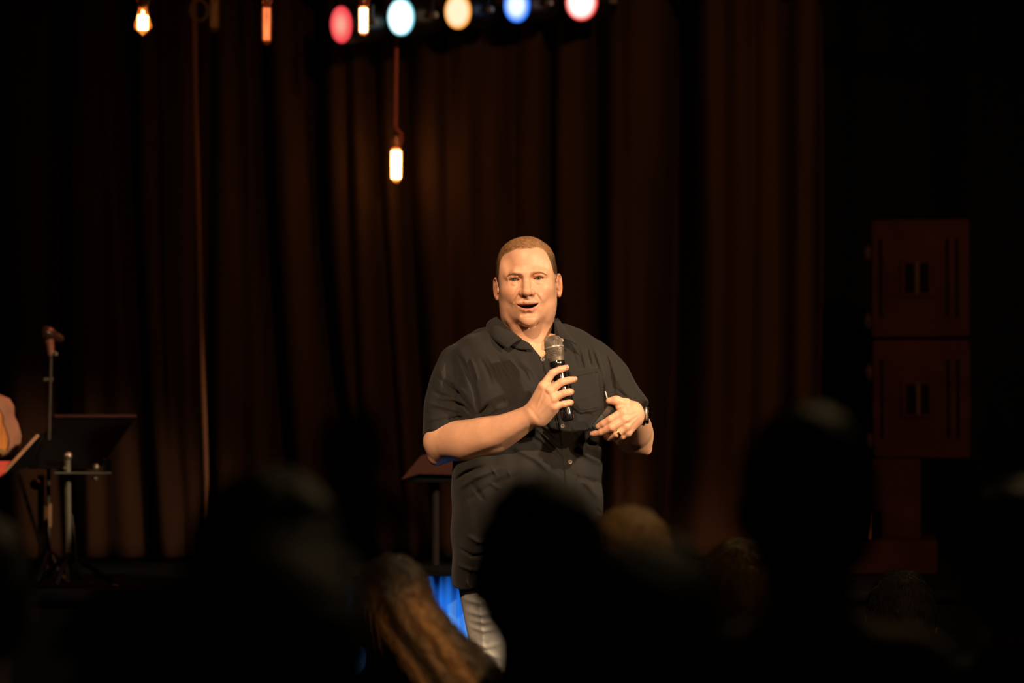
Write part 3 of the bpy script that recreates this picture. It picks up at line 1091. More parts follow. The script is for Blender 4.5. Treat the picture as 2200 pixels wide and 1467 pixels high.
def build_shirt():
    T = Field((-305, -165, -855), (330, 240, -85), 2.6)
    lo = (-260, -160, L(1133, 1263, 0)[2])
    T.op(torso_fn(), (-260, -150, -900), (260, 220, -90), 0, 'u')
    for pts in ([P4(1092, 716, -35, 26), P4(1040, 742, -40, 40), P4(985, 782, -40, 50)], [P4(1178, 716, -35, 26), P4(1235, 742, -45, 40), P4(1290, 785, -50, 50)]):
        T.chain(pts, 22)
    # chest fullness
    T.ell(L(1060, 850, 60), (80, 72, 80), 40)
    T.ell(L(1215, 850, 60), (80, 70, 80), 40)
    T.ell(L(1155, 1040, 60), (120, 122, 105), 40)
    z_hem = L(1133, 1262, 100)[2]
    # sleeves
    S1 = Field((-305, -165, -440), (-60, 130, -120), 2.6)
    S1.limb([P4(985, 785, -38, 54), P4(969, 830, -18, 63), P4(965, 880, 2, 66), P4(963, 950, 20, 69)], 6)
    p0, nr = L(963, 916, 40), np.array([0.36, 0.0, -0.93])
    nr = nr / np.linalg.norm(nr)
    S1.op(lambda x, y, z: -((x - p0[0]) * nr[0] + (y - p0[1]) * nr[1] + (z - p0[2]) * nr[2]), (-400, -400, -600), (400, 400, 0), 2, 's')
    S2 = Field((60, -165, -440), (330, 130, -120), 2.6)
    S2.limb([P4(1288, 788, -48, 54), P4(1312, 820, -42, 60), P4(1350, 885, -12, 59)], 6)
    p1 = L(1352, 884, 0)
    n1 = L(1350, 885, -12) - L(1312, 820, -42)
    n1 = n1 / np.linalg.norm(n1)
    S2.op(lambda x, y, z: -((x - p1[0]) * n1[0] + (y - p1[1]) * n1[1] + (z - p1[2]) * n1[2]), (-400, -400, -600), (400, 400, 0), 2, 's')
    for S in (S1, S2):
        off = [int(round((S.ax[i][0] - T.ax[i][0]) / 2.6)) for i in range(3)]
        n = [min(S.F.shape[i], T.F.shape[i] - off[i]) for i in range(3)]
        sl = tuple(slice(off[i], off[i] + n[i]) for i in range(3))
        T.F[sl] = smin(T.F[sl], S.F[:n[0], :n[1], :n[2]], 12)
    # waves of cloth: ridges (+) and valleys (-), traced where the photo shows them
    def st(pts, w, amp, yy=140, ymin=-20, taper=0.6):
        T.stroke([L(p[0], p[1], yy) for p in pts], w * 0.78, amp * (1.2 if ymin < -50 else 1.9), ymin, taper)
    st([(983, 762), (1002, 792), (1022, 842), (1029, 890)], 6, -5, 60, -40)
    st([(1012, 772), (1020, 790), (1027, 815)], 4.5, 5, 80)
    st([(1005, 778), (1012, 800), (1022, 826)], 4, -4, 80)
    st([(1044, 762), (1064, 788), (1074, 815)], 8, 3.5)
    st([(1030, 768), (1046, 795), (1058, 830)], 7, -3)
    st([(1083, 762), (1104, 788), (1122, 812)], 8, 3.5)
    st([(1068, 765), (1086, 795), (1100, 820)], 7, -3)
    st([(1110, 764), (1144, 797), (1158, 830)], 8, 3.5)
    st([(1100, 775), (1128, 800), (1148, 845)], 6, -3)
    st([(1130, 812), (1155, 852)], 6, 3)
    st([(1027, 893), (1038, 882), (1052, 868)], 5, -6, 120)
    st([(1034, 898), (1056, 884), (1080, 868)], 7, 3, 120)
    st([(938, 808), (960, 828), (985, 846), (1018, 884)], 6, -5, 30, -60)
    st([(945, 800), (975, 822), (1004, 850)], 8, 4, 30, -60)
    st([(930, 838), (950, 850), (975, 856)], 6, -4, 30, -60)
    st([(942, 862), (968, 862), (996, 872), (1016, 890)], 5, -6, 40, -60)
    st([(925, 868), (955, 874), (990, 884)], 7, 4, 40, -60)
    st([(955, 903), (985, 896), (1000, 897)], 4, -4, 50, -60)
    st([(915, 905), (940, 898), (968, 890)], 6, 3, 40, -60)
    st([(960, 770), (950, 800), (948, 830)], 8, 3, 20, -60)
    st([(1150, 918), (1196, 962), (1212, 985)], 5, 4.5, 170)
    st([(1170, 918), (1204, 952)], 4.5, 4, 170)
    st([(1158, 928), (1190, 966)], 4, -3.5, 170)
    st([(1140, 905), (1190, 926)], 5, 3.5, 170)
    st([(1120, 925), (1160, 950), (1200, 990)], 7, -4, 170)
    st([(1100, 960), (1150, 985), (1205, 1030)], 10, 4, 180)
    st([(1215, 915), (1250, 950), (1290, 960)], 8, -4, 170)
    st([(1222, 930), (1255, 975), (1288, 995)], 9, 4, 175)
    st([(977, 1034), (1000, 1016), (1040, 1000)], 6, -4, 120)
    st([(985, 1050), (1020, 1026), (1075, 1004)], 9, 4, 150)
    st([(1000, 1080), (1060, 1040), (1110, 1020)], 10, -3, 170)
    st([(1249, 742), (1254, 765), (1262, 800)], 6, 4, 100)
    st([(1262, 742), (1268, 770), (1274, 795)], 5, -4, 100)
    st([(1275, 738), (1285, 765), (1296, 800)], 7, 4, 90)
    st([(1304, 760), (1316, 800), (1322, 850)], 5, -6, 70, -40)
    st([(1296, 790), (1304, 830), (1310, 880)], 7, 3, 90)
    st([(1228, 745), (1236, 770), (1240, 790)], 6, -3, 110)
    st([(1300, 770), (1324, 812), (1352, 856)], 7, 3, 20, -60)
    st([(1318, 830), (1340, 850), (1360, 858)], 5, -4, 30, -60)
    st([(1282, 905), (1262, 945), (1258, 985)], 8, 3, 160)
    st([(1210, 1010), (1250, 1030), (1290, 1040)], 9, -4, 170)
    st([(1235, 1018), (1262, 1040), (1288, 1075)], 9, 4, 170)
    st([(1000, 1150), (1030, 1165), (1050, 1160)], 7, 3.5, 140)
    st([(985, 1180), (1015, 1195), (1060, 1190)], 6, -3.5, 140)
    st([(980, 1215), (1010, 1225), (1060, 1228)], 7, 3.5, 140)
    st([(1015, 1220), (1012, 1262)], 4, -3, 140)
    st([(1000, 1236), (1003, 1262)], 5, 3, 140)
    for i in range(26):      # small random ripples
        px, py = random.uniform(985, 1285), random.uniform(780, 1240)
        a = random.uniform(0.4, 1.4)
        ln = random.uniform(15, 45)
        st([(px, py), (px + ln * math.cos(a), py + ln * math.sin(a))], random.uniform(4, 8), random.choice((-1, 1)) * random.uniform(1, 2.2), 160)
    x, y, z = T.xyz((slice(None),) * 3)
    rr_ = np.random.default_rng(4)
    nz_ = 0
    for _ in range(6):
        kk = rr_.normal(0, 1, 3) * [0.07, 0.05, 0.035]
        nz_ = nz_ + np.sin(kk[0] * x + kk[1] * y + kk[2] * z + rr_.random() * 6.28)
    T.F -= (0.8 * nz_).astype(np.float32)
    # neck hole and open collar
    ztop = L(1133, 694, 0)[2]
    T.op(lambda x, y, z: ztop - z + 0.0 * (x + y), (-300, -300, ztop), (300, 300, 0), 3, 's')
    T.op(lambda x, y, z: np.sqrt((x - 2) ** 2 + ((y + 14)) ** 2) - 73 + 0.0 * z, (-90, -120, -205), (90, 90, -60), 4, 's')
    vp = [L(px, py, 80)[[0, 2]] for px, py in ((1072, 676), (1118, 726), (1136, 735), (1165, 771), (1178, 752), (1198, 727), (1194, 700), (1190, 676))]
    x, z = T.ax[0][:, None], T.ax[2][None, :]
    sd = poly_sd(vp, x, z)
    T.op(lambda xx, yy, zz: np.maximum(poly_sd(vp, xx[:, 0, :], zz[0])[:, None, :] + 0 * yy, 10 - yy), (vp[0][0], 10, vp[3][1]), (90, 160, -80), 2, 's')
    # straight hem, hollow below
    T.op(lambda x, y, z: z - z_hem - 6 * np.sin(x * 0.045) + 0 * (x + y), (-400, -400, z_hem - 200), (400, 400, z_hem + 10), 2, 's')
    return T


def surf(T, px, py, off=0.0, y0=130.0):
    """front-surface point of the shirt under a pixel"""
    y = y0
    for _ in range(4):
        p = L(px, py, y)
        q = T.surfy(p[0], p[2])
        if q is None:
            break
        y = q
    p = L(px, py, y + off)
    return p


def cloth_patch(name, T, grid, off, m, parent, thick=1.2):
    """grid: rows of (px, py); a thin layer of cloth laid on the shirt"""
    rows, cols = len(grid), len(grid[0])
    V = np.array([surf(T, px, py, off) for row in grid for px, py in row])
    Y = V[:, 1].reshape(rows, cols)
    q = np.array([(i * cols + j, (i + 1) * cols + j, (i + 1) * cols + j + 1, i * cols + j + 1) for i in range(rows - 1) for j in range(cols - 1)])
    o = mesh_np(name, loc2world(V), q, m, parent)
    md = o.modifiers.new('thick', 'SOLIDIFY')
    md.thickness = thick / 1000
    md.offset = 1.0 if False else 0
    return o


def ribbon_grid(line, w, n=60, cols=5, side=0.0):
    Pn = np.array(line, float)
    seg = np.concatenate([[0], np.cumsum(np.linalg.norm(np.diff(Pn, axis=0), axis=1))])
    out = []
    for t in np.linspace(0, seg[-1], n):
        c = np.array([np.interp(t, seg, Pn[:, 0]), np.interp(t, seg, Pn[:, 1])])
        c2 = np.array([np.interp(min(t + 3, seg[-1]), seg, Pn[:, 0]), np.interp(min(t + 3, seg[-1]), seg, Pn[:, 1])])
        c1 = np.array([np.interp(max(t - 3, 0), seg, Pn[:, 0]), np.interp(max(t - 3, 0), seg, Pn[:, 1])])
        d = (c2 - c1) / np.linalg.norm(c2 - c1)
        nn = np.array([-d[1], d[0]])
        out.append([tuple(c + nn * w * (s - 0.5)) for s in np.linspace(0, 1, cols)])
    return out


def patch3(name, A, B, m, parent, bulge=5.0, n=16, mrows=7, thick=1.6):
    """sheet between two 3-D polylines A and B (local mm), bulged outwards"""
    def res(Q):
        Q = np.array(Q, float)
        s_ = np.concatenate([[0], np.cumsum(np.linalg.norm(np.diff(Q, axis=0), axis=1))])
        t = np.linspace(0, s_[-1], n)
        R = np.stack([np.interp(t, s_, Q[:, i]) for i in range(3)], 1)
        for _ in range(2):
            R[1:-1] = (R[:-2] + 2 * R[1:-1] + R[2:]) / 4
        return R
    a, b = res(A), res(B)
    V = []
    for i in range(mrows):
        t = i / (mrows - 1)
        p = a * (1 - t) + b * t
        nrm = p - np.array([2, -14, 0]) * [1, 1, 0] - [0, 0, 0]
        nrm = nrm * [1, 1, 0.0]
        nrm = nrm / (np.linalg.norm(nrm, axis=1, keepdims=True) + 1e-6) + [0, 0, 0.5]
        V.append(p + nrm * bulge * math.sin(math.pi * t))
    V = np.concatenate(V)
    q = np.array([(i * n + j, (i + 1) * n + j, (i + 1) * n + j + 1, i * n + j + 1) for i in range(mrows - 1) for j in range(n - 1)])
    o = mesh_np(name, loc2world(V), q, m, parent)
    md = o.modifiers.new('thick', 'SOLIDIFY')
    md.thickness = thick / 1000
    md.offset = 0
    return o


shirt_m = mat('black_shirt_cotton', (0.0235, 0.0222, 0.0208), 0.8, spec=0.22, var=0.14, scale=14, bump=0.25, bscale=700, sheen=0.06)
button_m = mat('shirt_button', (0.30, 0.26, 0.22), 0.3, var=0.1)
thread_m = mat('dark_thread', (0.012, 0.010, 0.009), 0.9)
jeans_m = mat('washed_denim', (0.62, 0.62, 0.60), 0.85, var=0.25, scale=30, bump=0.3, bscale=500)

# the body: one mesh
RA, RF = build_right_arm()
LA, LF = build_left_arm()
BT = Field((-270, -160, -1700), (270, 200, -150), 9.0)
BT.op(torso_fn(-14), (-260, -150, -880), (260, 220, -90), 0, 'u')
zcut = L(1133, 1225, 0)[2]
BT.op(lambda x, y, z: z - zcut + 0.0 * (x + y), (-400, -400, zcut - 300), (400, 400, zcut), 2, 's')
FLOOR = -OM[2] * 1000
LEGS = [[P4(1062, 1262, 32, 94), P4(1072, 1400, 22, 74), P4(1082, 1640, 12, 56), P4(1086, 1760, 0, 58), P4(1088, 1945, -20, 42)],
        [P4(1203, 1262, 32, 94), P4(1202, 1400, 26, 74), P4(1200, 1640, 16, 56), P4(1204, 1760, 4, 58), P4(1208, 1945, -16, 42)]]
for lg in LEGS:
    BT.chain([(a, b, c, r - 8) for a, b, c, r in lg], 14)
    e = np.array(lg[-1][:3])
    BT.cap((e[0], e[1] - 20, FLOOR + 45), (e[0], e[1] + 110, FLOOR + 34), 30, 26, 20)
BT.cap(L(1133, 690, -20), L(1133, 780, -20), 55, 70, 20)
for fld_pts in ([P4(1060, 770, -30, 30), P4(968, 820, -28, 32)], [P4(1210, 770, -35, 30), P4(1318, 825, -40, 32)]):
    BT.chain(fld_pts, 20)
VV, FF, CC = [], [], []
off = 0
for i, (fld, pose) in enumerate(((None, None), (RA, 0), (LA, 0), (BT, 0))):
    if fld is None:
        v, f, c = head_pose(hv), hf, head_col
    else:
        v, f = fld.nets()
        c = np.tile(SKIN * np.array([1.28, 1.30, 1.32]), (len(v), 1))
        if i in (1, 2):
            fg = RF if i == 1 else LF
            for q in 'imrp':
                for j, s_ in ((1, 0.4), (2, 0.3), (3, 0.4)):
                    d = np.linalg.norm(v - np.array(fg[q][j][:3]), axis=1)
                    w = (s_ * np.exp(-(d / 11) ** 2))[:, None]
                    c = c * (1 - w) + np.array([0.80, 0.39, 0.26]) * w
    VV.append(v)
    FF.append(f + off)
    CC.append(c)
    off += len(v)
man = mesh_np('person', loc2world(np.concatenate(VV)) - np.array([OM[0], OM[1], 0]), np.concatenate(FF), skin_m, None, True, np.concatenate(CC))
man.location = (OM[0], OM[1], 0)
tag(man, 'man in a black short-sleeved shirt speaking into a microphone, facing the audience', 'person')
head_build(man)
for q in 'im':
    nail(RF[q], man, (0.1, 1, 0.35))
for q in 'im':
    nail(LF[q], man, (0, 1, 0.3))

# clothes
TS = build_shirt()
sv_, sf_ = TS.nets()
shirt = mesh_np('shirt', loc2world(sv_), sf_, shirt_m, man)
# collar
fold_l = [L(1067, 681, -24), L(1077, 690, 30), L(1092, 705, 58), L(1108, 718, 74), L(1121, 728, 84)]
edge_l = [L(1043, 702, -22), L(1050, 716, 38), L(1063, 731, 68), L(1077, 742, 86), L(1090, 750, 96)]
patch3('collar_flap', fold_l, edge_l, shirt_m, shirt, 5)
fold_r = [L(1189, 684, -16), L(1192, 694, 30), L(1195, 706, 52), L(1197, 716, 66), L(1199, 725, 78)]
edge_r = [L(1203, 690, -25), L(1212, 704, 30), L(1221, 717, 62), L(1230, 729, 80), L(1240, 741, 92)]
patch3('collar_flap', fold_r, edge_r, shirt_m, shirt, 4)
# band round the neck
ang = np.linspace(math.radians(-52), math.radians(232), 40)
cA, cB = [], []
for a in np.linspace(-0.62, math.pi + 0.62, 40):
    pass
back = [L(1067, 686, -20), (-72, -60, -118), (-52, -92, -110), (0, -104, -106), (52, -92, -112), (68, -60, -120), L(1188, 690, -14)]
patch3('collar_back', back, [np.array(p) * [1.12, 1.1, 1] + [0, 0, -42] for p in back], shirt_m, shirt, 3, 30)
in_l = [L(1077, 694, 22), L(1092, 708, 52), L(1108, 720, 70), L(1121, 729, 80), L(1137, 737, 82)]
patch3('collar_band', in_l, [L(1060, 712, 20), L(1078, 732, 52), L(1098, 745, 74), L(1118, 752, 88), L(1143, 750, 92)], shirt_m, shirt, 0)
in_r = [L(1190, 690, 20), L(1192, 705, 46), L(1193, 718, 64), L(1192, 730, 80)]
patch3('collar_band', in_r, [L(1205, 696, 10), L(1212, 712, 40), L(1215, 728, 66), L(1203, 738, 88)], shirt_m, shirt, 0)
# yoke seam, placket, pocket, buttons
plk = [(1164 + 12, 768), (1183 + 11, 835), (1199 + 13, 905), (1208 + 13, 962), (1217 + 13, 1060), (1222 + 13, 1150), (1224 + 13, 1258)]
cloth_patch('placket', TS, ribbon_grid(plk, 25, 90, 7), 1.6, shirt_m, shirt, 1.6)
pk = []
for t in np.linspace(0, 1, 22):
    row = []
    for u in np.linspace(0, 1, 16):
        top = np.array([1222 + u * 60, 800 - u * 12])
        botx, boty = 1231 + u * 66, np.interp(u, [0, 0.22, 0.75, 1], [878, 889, 884, 872])
        p = top * (1 - t) + np.array([botx, boty]) * t
        row.append((p[0], p[1]))
    pk.append(row)
cloth_patch('chest_pocket', TS, pk, 1.5, shirt_m, shirt, 1.4)
cloth_patch('pocket_hem', TS, ribbon_grid([(1222, 806), (1282, 793)], 13, 20, 4), 2.6, shirt_m, shirt, 1.4)
for ln_ in ([(1233, 876), (1248, 886), (1294, 879)], [(1235, 871), (1249, 881), (1294, 874)]):
    cloth_patch('stitching', TS, ribbon_grid(ln_, 1.2, 30, 2), 2.6, thread_m, shirt, 0.5)
cloth_patch('stitching', TS, ribbon_grid([(1166, 775), (1209, 962), (1218, 1060), (1226, 1250)], 1.0, 80, 2), 2.8, thread_m, shirt, 0.5)


def button(c, nrm, r=5.6):
    c = loc2world(np.array(c))
    n = np.array([nrm[0], -nrm[1], nrm[2]])
    n = n / np.linalg.norm(n)
    b = MB().lathe(c, n, [(0, 0.7 * r / 1000), (0, r / 1000), (0.0016, r / 1000), (0.0023, 0.86 * r / 1000), (0.0016, 0.66 * r / 1000), (0.0013, 0.1 * r / 1000)], 20).build('button', button_m, shirt)
    nv = Vector(n)
    e1 = nv.orthogonal().normalized()
    e2 = nv.cross(e1)
    mb = MB()
    for a in (0.8, 2.37):
        d = (e1 * math.cos(a) + e2 * math.sin(a)) * 0.0017
        mb.tube([Vector(c) + nv * 0.0018 - d, Vector(c) + nv * 0.0022, Vector(c) + nv * 0.0018 + d], 0.0005, 6)
    mb.build('thread', thread_m, b)


button(surf(TS, 1166, 772, 3), (-0.1, 1, 0.25))
button(surf(TS, 1208.5, 915, 3.5), (0.1, 1, 0.0))
button(surf(TS, 1225, 992, 3.5), (0.1, 1, 0.0))
button(surf(TS, 1233, 1090, 3.5), (0.1, 1, -0.1))
button(L(1206.5, 731, 92), (0.35, 1, 0.35))

# jeans and shoes
JF = Field((-250, -160, FLOOR + 50), (250, 190, L(1133, 1235, 0)[2]), 4.0)
for lg in LEGS:
    JF.chain(lg, 10)
JF.ell(L(1133, 1215, 5), (175, 120, 120), 20)
for pts in (((1000, 1285), (1030, 1292), (1060, 1284)), ((1006, 1312), (1035, 1318), (1070, 1308)), ((1012, 1345), (1040, 1352), (1075, 1345)),
            ((1018, 1380), (1045, 1388), (1078, 1378)), ((1020, 1410), (1048, 1402), (1080, 1412)), ((1015, 1330), (1040, 1334), (1060, 1330))):
    JF.stroke([L(*p, 60) for p in pts], 6, 4.0, -50)
JF.stroke([L(1026, 1262, 70), L(1034, 1330, 70), L(1040, 1420, 70), L(1050, 1600, 60)], 3, 2.2, -20, 0.1)
v, f = JF.nets()
mesh_np('jeans', loc2world(v), f, jeans_m, man)
shoe_m = mat('brown_shoe_leather', (0.06, 0.035, 0.02), 0.5)
sole_m = mat('shoe_sole', (0.02, 0.02, 0.02), 0.8)
for lg in LEGS:
    e = np.array(lg[-1][:3])
    S = Field((e[0] - 70, e[1] - 90, FLOOR + 8), (e[0] + 70, e[1] + 200, FLOOR + 110), 4.0)
    S.cap((e[0], e[1] - 25, FLOOR + 48), (e[0] + 6, e[1] + 130, FLOOR + 40), 44, 40, 10)
    S.cap((e[0], e[1] - 15, FLOOR + 60), (e[0], e[1] - 10, FLOOR + 110), 46, 44, 16)
    v, f = S.nets()
    sh = mesh_np('shoe', loc2world(v), f, shoe_m, man)
    c = loc2world(np.array([e[0] + 3, e[1] + 50, FLOOR + 10]))
    MB().box(c, (0.09, 0.26, 0.018), None, 0.006).build('sole', sole_m, sh)
# ------------------------------------------------------------------ things in his hands and on his wrist
black_gloss = mat('black_gloss_plastic', (0.010, 0.010, 0.011), 0.2, spec=0.7, var=0.1, coat=0.8)
grey_metal = mat('warm_grey_grille', (0.20, 0.165, 0.13), 0.42, metal=0.35, var=0.1)
silver = mat('silver_metal', (0.55, 0.50, 0.44), 0.25, metal=1.0, var=0.05)

MT, MBm = loc2world(L(1185.5, 722, 212)), loc2world(L(1221, 903, 252))
ax = Vector(MBm) - Vector(MT)
MLEN = ax.length
ax.normalize()
mic = empty('microphone', MBm)
tag(mic, 'black wireless handheld microphone with grey mesh head held to his chest', 'microphone')
o = Vector(MT)
# body
MB().lathe(o, ax, [(0.068, 0.0195), (0.072, 0.0205), (0.080, 0.0200), (0.082, 0.0188), (0.100, 0.0180), (0.150, 0.0170), (MLEN - 0.044, 0.0166),
                   (MLEN - 0.043, 0.0158), (MLEN - 0.034, 0.0158), (MLEN - 0.033, 0.0168), (MLEN - 0.016, 0.0172), (MLEN - 0.004, 0.0160), (MLEN, 0.0130)], 40).build('handle', black_gloss, mic)
MB().lathe(o, ax, [(MLEN - 0.043, 0.0150), (MLEN - 0.043, 0.0170), (MLEN - 0.034, 0.0170), (MLEN - 0.034, 0.0150)], 40).build(
    'identification_ring', mat('orange_ring', (0.75, 0.16, 0.05), 0.4), mic)
# head: core, collar, ring and a mesh of wires
core = [(0.001, 0.010), (0.003, 0.0165), (0.010, 0.0215), (0.022, 0.0238), (0.032, 0.0242), (0.034, 0.0242), (0.044, 0.0238), (0.058, 0.0208), (0.066, 0.0186)]
core_o = MB().lathe(o, ax, [(t, r - 0.0016) for t, r in core], 32).build('head_foam', mat('mic_foam', (0.012, 0.010, 0.009), 0.9), mic)
MB().lathe(o, ax, [(0.0585, 0.0180), (0.0585, 0.0213), (0.063, 0.0205), (0.0690, 0.0196), (0.0690, 0.0170)], 40).build('collar', grey_metal, mic)
MB().lathe(o, ax, [(0.0305, 0.0230), (0.0305, 0.0256), (0.0325, 0.0262), (0.0345, 0.0256), (0.0345, 0.0230)], 48).build('grille_ring', mat('pale_ring', (0.42, 0.38, 0.32), 0.3, metal=0.3), mic)
n0 = ax.orthogonal().normalized()
b0 = ax.cross(n0)
ts = np.array([c[0] for c in core])
rs = np.array([c[1] for c in core])
mb = MB()
for i in range(54):
    for sgn in (1, -1):
        pts = []
        for t in np.linspace(0.004, 0.0585, 9):
            a = 2 * math.pi * i / 54 + sgn * (t - 0.03) * 14
            r = float(np.interp(t, ts, rs)) + 0.0002 * sgn
            pts.append(o + ax * float(t) + (n0 * math.cos(a) + b0 * math.sin(a)) * r)
        mb.tube(pts, 0.00052, 4, False)
gr = mb.build('grille_mesh', grey_metal, mic)
tag(gr, kind='stuff')
mb = MB()
mb.lathe(o, ax, [(0.0004, 0.0005), (0.0004, 0.0105), (0.0022, 0.0142), (0.0040, 0.0172), (0.0042, 0.0160), (0.002, 0.008)], 32)
mb.build('grille_top', grey_metal, mic)
MB().box(o + ax * 0.0755 + Vector((0.004, -0.0203, 0.003)), (0.011, 0.0012, 0.004), None, 0.0003).build('badge', silver, mic)

# clicker
c0, c1 = loc2world(L(1321, 866, 268)), loc2world(L(1280, 918, 276))
cd = (Vector(c1) - Vector(c0))
clen = cd.length
cd.normalize()
yv = Vector((0, -1, 0))
zv = cd.cross(yv).normalized()
yv = zv.cross(cd).normalized()
Rm = Matrix((cd, yv, zv)).transposed()
cm = (Vector(c0) + Vector(c1)) / 2
clk = empty('presentation_clicker', cm)
tag(clk, 'dark green presentation clicker with a white tip in his fingers', 'clicker')
MB().box(cm, (clen + 0.012, 0.013, 0.022), Rm, 0.005).build('case', mat('dark_green_rubber', (0.020, 0.036, 0.028), 0.5, var=0.1), clk)
MB().box(cm + yv * 0.0062 - cd * 0.012 - zv * -0.002, (0.034, 0.004, 0.015), Rm, 0.0018).build('button_pad', mat('brown_grey_pad', (0.05, 0.034, 0.028), 0.6), clk)
t0, t1 = Vector(loc2world(L(1300.5, 840.5, 272))), Vector(loc2world(L(1308, 870, 272)))
td = (t1 - t0)
MB().box((t0 + t1) / 2, (0.0072, 0.0030, td.length), td.to_track_quat('Z', 'Y').to_matrix(), 0.0008).build('white_tip', mat('white_plastic', (0.72, 0.66, 0.58), 0.4, var=0.03), clk)

# watch and wedding ring, worn
w0, w1 = L(1363, 902, 200), L(1361, 891, 250)
wc = L(1362, 891.5, 236)
wax = (w1 - w0) / np.linalg.norm(w1 - w0)
wm = mat('watch_strap_rubber', (0.012, 0.011, 0.010), 0.5, spec=0.4)
axw = Vector((wax[0], -wax[1], wax[2]))
cw = Vector(loc2world(wc))
mb = MB()
n1 = axw.orthogonal().normalized()
b1 = axw.cross(n1)
segs = 40
prof = [(-0.011, 0.0), (-0.010, 0.0022), (0.010, 0.0022), (0.011, 0.0)]
rings = []
for t, h in prof:
    rings.append([mb.bm.verts.new(cw + axw * t + (n1 * math.cos(a) + b1 * math.sin(a)) * (0.0280 + h)) for a in np.linspace(0, 2 * math.pi, segs, endpoint=False)])
for r0, r1 in zip(rings[:-1], rings[1:]):
    for j in range(segs):
        mb.bm.faces.new((r0[j], r0[(j + 1) % segs], r1[(j + 1) % segs], r1[j]))
watch = mb.build('wristwatch', wm, man)
md = watch.modifiers.new('thick', 'SOLIDIFY')
md.thickness = 0.0015
out = Vector((1, -0.16, 0.0))
out = (out - axw * out.dot(axw)).normalized()
tan = axw.cross(out).normalized()
Rw = Matrix((out, axw, tan)).transposed()
ccase = cw + out * 0.0318
MB().box(ccase, (0.0095, 0.034, 0.040), Rw, 0.0035).build('watch_case', mat('dark_steel', (0.12, 0.105, 0.09), 0.28, metal=1.0, var=0.05), watch)
MB().box(ccase + out * 0.0050, (0.0030, 0.031, 0.037), Rw, 0.0012).build('watch_glass', black_gloss, watch)
ra, rb = np.array(LF['r'][0][:3]), np.array(LF['r'][1][:3])
rp = ra + (rb - ra) * 0.82
rd = (rb - ra) / np.linalg.norm(rb - ra)
MB().lathe(loc2world(rp), (rd[0], -rd[1], rd[2]), [(-0.0026, 0.0098), (-0.0026, 0.0113), (0.0026, 0.0113), (0.0026, 0.0098)], 32).build(
    'wedding_ring', mat('gold', (0.80, 0.52, 0.20), 0.2, metal=1.0, var=0.03), man)
# ------------------------------------------------------------------ lamps on the bar over the stage
dark_metal = mat('black_lamp_metal', (0.012, 0.011, 0.010), 0.4, metal=0.3, var=0.1)


def lens_mat(name, rim, core, s_rim, s_core, r0, spread=0.55):
    m = bpy.data.materials.new(name)
    m.use_nodes = True
    nt = m.node_tree
    b = nt.nodes['Principled BSDF']
    tc = nt.nodes.new('ShaderNodeTexCoord')
    ln = nt.nodes.new('ShaderNodeVectorMath')
    ln.operation = 'LENGTH'
    nt.links.new(tc.outputs['Object'], ln.inputs[0])
    mr = nt.nodes.new('ShaderNodeMapRange')
    mr.interpolation_type = 'SMOOTHSTEP'
    mr.inputs['From Min'].default_value = r0 * spread
    mr.inputs['From Max'].default_value = r0
    nt.links.new(ln.outputs['Value'], mr.inputs['Value'])
    mx = nt.nodes.new('ShaderNodeMix')
    mx.data_type = 'RGBA'
    nt.links.new(mr.outputs[0], mx.inputs[0])
    mx.inputs[6].default_value = (*[c * s_core for c in core], 1)
    mx.inputs[7].default_value = (*[c * s_rim for c in rim], 1)
    nt.links.new(mx.outputs[2], b.inputs['Emission Color'])
    b.inputs['Emission Strength'].default_value = 1.0
    b.inputs['Base Color'].default_value = (0.05, 0.05, 0.05, 1)
    return m


YB = 8.0
BAR_Z = U(1000, -70, YB)[2]
bar = empty('lighting_bar', (0.0, YB, BAR_Z))
tag(bar, 'black lighting bar hung above the stage carrying the coloured lamps', 'bar')
MB().tube([(-4.5, YB + 0.05, BAR_Z), (4.5, YB + 0.05, BAR_Z)], 0.024, 16).build('pipe', dark_metal, bar)
for x in (-3.2, -0.9, 1.6):
    MB().tube([(x, YB + 0.05, BAR_Z), (x, YB + 0.05, 7.0)], 0.006, 8).build('hanger', dark_metal, bar)

PAR = [('red', 736, 53, 28, 43, (1.0, 0.06, 0.08), (1.0, 0.42, 0.30), 0.95, 0.95, 0.05),
       ('pale cyan', 863, 37, 33, 43, (0.20, 0.80, 0.95), (0.9, 1.0, 1.0), 1.0, 1.5, 0.80),
       ('amber', 985, 25, 32, 41, (1.0, 0.36, 0.05), (1.0, 0.80, 0.52), 1.1, 1.15, 0.62),
       ('blue', 1112, 11, 31, 41, (0.02, 0.20, 1.0), (0.75, 0.92, 1.0), 1.1, 1.3, 0.35),
       ('crimson', 1249, 5, 37, 43, (1.0, 0.06, 0.05), (1.0, 0.85, 0.80), 1.1, 1.3, 0.66)]
NM = {'red': 'stage lamp with a soft red lens beside a lit tube bulb, leftmost of five', 'pale cyan': 'stage lamp with a glaring pale cyan lens above the hanging bulb',
      'amber': 'stage lamp with an amber lens, middle of the five on the bar', 'blue': 'stage lamp with a blue lens between the amber and crimson lamps',
      'crimson': 'stage lamp with a white-hot crimson-rimmed lens, rightmost of five'}
